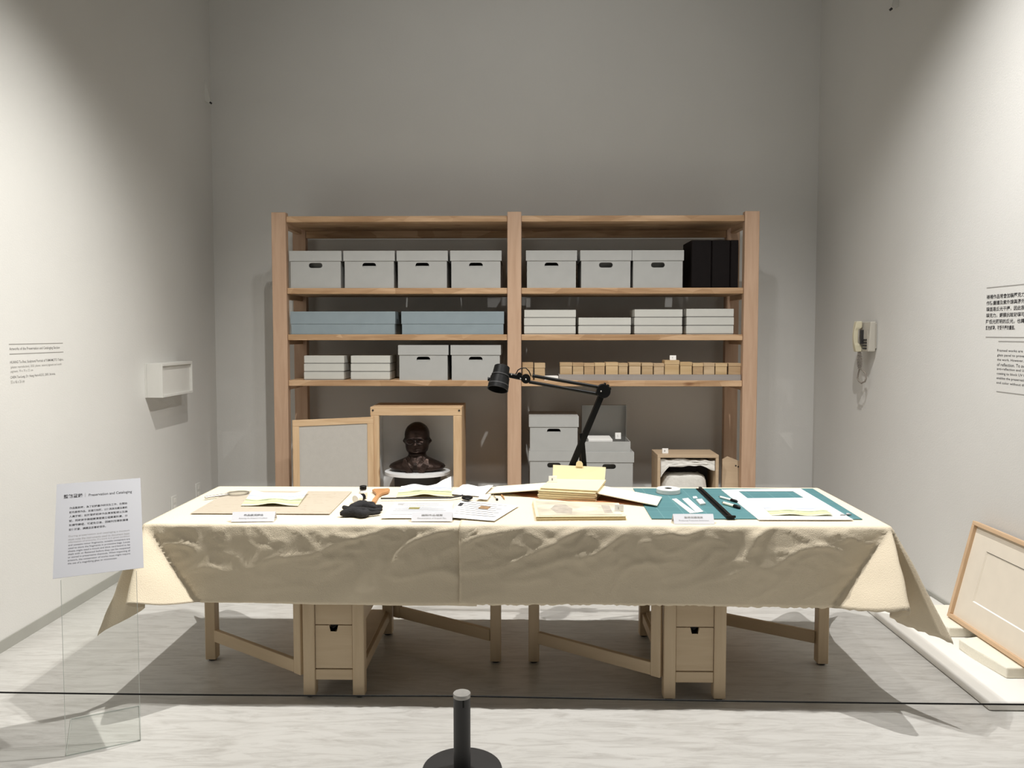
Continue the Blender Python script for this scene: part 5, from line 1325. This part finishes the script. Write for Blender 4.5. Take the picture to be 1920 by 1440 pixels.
# vinyl lettering on the walls
def wall_line(parent, wall, s, a, b, hpx, m, bold=0.0, off=0.0006):
    x = wall + (off if wall < 0 else -off)
    A, B_ = on_x(*a, x), on_x(*b, x); ux = Vector((0, 1, 0)) if wall < 0 else Vector((0, -1, 0))
    w = abs(B_.y - A.y); zmid = (A.z + B_.z) / 2; h = hpx * A.y / F
    org = Vector((x, A.y, zmid - h / 2)) - parent.location
    return lettering(s, m, parent, org, ux, (0, 0, 1), w, h, bold, 'text_line')
def wall_rule(parent, wall, a, b, hpx=1.6):
    x0 = wall + (0.0003 if wall < 0 else -0.0003); x1 = wall + (0.0009 if wall < 0 else -0.0009)
    A, B_ = on_x(*a, x1), on_x(*b, x1); z = (A.z + B_.z) / 2; h = hpx * A.y / F; L_ = parent.location
    obj('rule', bbox(min(x0, x1) - L_.x, max(x0, x1) - L_.x, min(A.y, B_.y) - L_.y, max(A.y, B_.y) - L_.y, z - h / 2 - L_.z, z + h / 2 - L_.z), M_RULE, parent)
wl = thing('wall_caption', 'small grey English caption lettered on the left wall between thin rules', 'wall text', (XL, 3.98, 1.4))
wall_rule(wl, XL, (17, 645.5), (118, 643.5)); wall_rule(wl, XL, (18, 664), (119, 660))
wall_line(wl, XL, 'Artworks of the Preservation and Cataloging Section', (17.5, 655), (112, 652), 7, M_INKG, 0.01)
wall_line(wl, XL, 'HUANG Tu-Shui, Sculptural Portrait of YAMAMOTO Teijiro,', (19, 680), (119, 674.5), 7, M_INKG, 0.008)
wall_line(wl, XL, '(plaster reproduction), 2020, plaster, mineral pigment and acrylic', (20, 689), (116, 683), 6, M_RULE)
wall_line(wl, XL, 'pigment, 70 x 70 x 22 cm', (20, 697.5), (62, 694), 6, M_RULE)
wall_line(wl, XL, 'CHEN Tsu-Lung, Dr. Hong Hern-KOO, 2001, bronze,', (19.5, 708), (104, 701.5), 6.5, M_INKG, 0.006)
wall_line(wl, XL, '55 x 46 x 26 cm', (20.5, 716.5), (46, 714.5), 6, M_RULE)
wr = thing('wall_panel_text', 'black Chinese paragraph lettered on the right wall between thin rules', 'wall text', (XR, 3.9, 1.65))
wall_rule(wr, XR, (1850, 540), (1990, 526)); wall_rule(wr, XR, (1848, 632), (1990, 633.5))
zhr = ['裱褙作品常會加裝壓克力或玻璃等透明面板以', '作防塵撞及紫外線與濕外力影響，但一般的玻', '璃面易反光干擾，因此我們選用特殊抗反射玻', '璃克力，鍍膜抗眩玻璃可阻絕光線中紫外線且', '降低光照明的反光，也讓及作品保存同時欣賞', '顏色鮮豔，不受干擾的畫面。']
for i, s in enumerate(zhr):
    y0 = 557.3 + i * 11.5; fl = (y0 - 625) / 865
    x1 = 1990 if i < 5 else 1903
    wall_line(wr, XR, s, (1850 - i * 0.35, y0), (x1, y0 + fl * (x1 - 1850)), 8.2, M_INK, 0.015)
we = thing('wall_panel_text', 'grey English paragraph lettered on the right wall below the Chinese one', 'wall text', (XR, 3.8, 1.45))
wall_rule(we, XR, (1872, 640), (1990, 642)); wall_rule(we, XR, (1868, 734), (1990, 749))
enr = ['Framed works are usually protected by a', 'glass panel to prevent dust and damage to', 'the work. However, ordinary glass has glare', 'of reflection. To avoid this we make use', 'anti-reflection and UV-blocking glass, with a', 'coating to block UV light and reduce glare; it', 'enables the preservation and the visitor to see', 'and color without the interference of light.']
for i, s in enumerate(enr):
    y0 = 657.5 + i * 8.6; fl = (y0 - 625) / 885
    wall_line(we, XR, s, (1870 - i * 0.25, y0), (1985, y0 + fl * 115), 5.8, M_INK, 0.004)
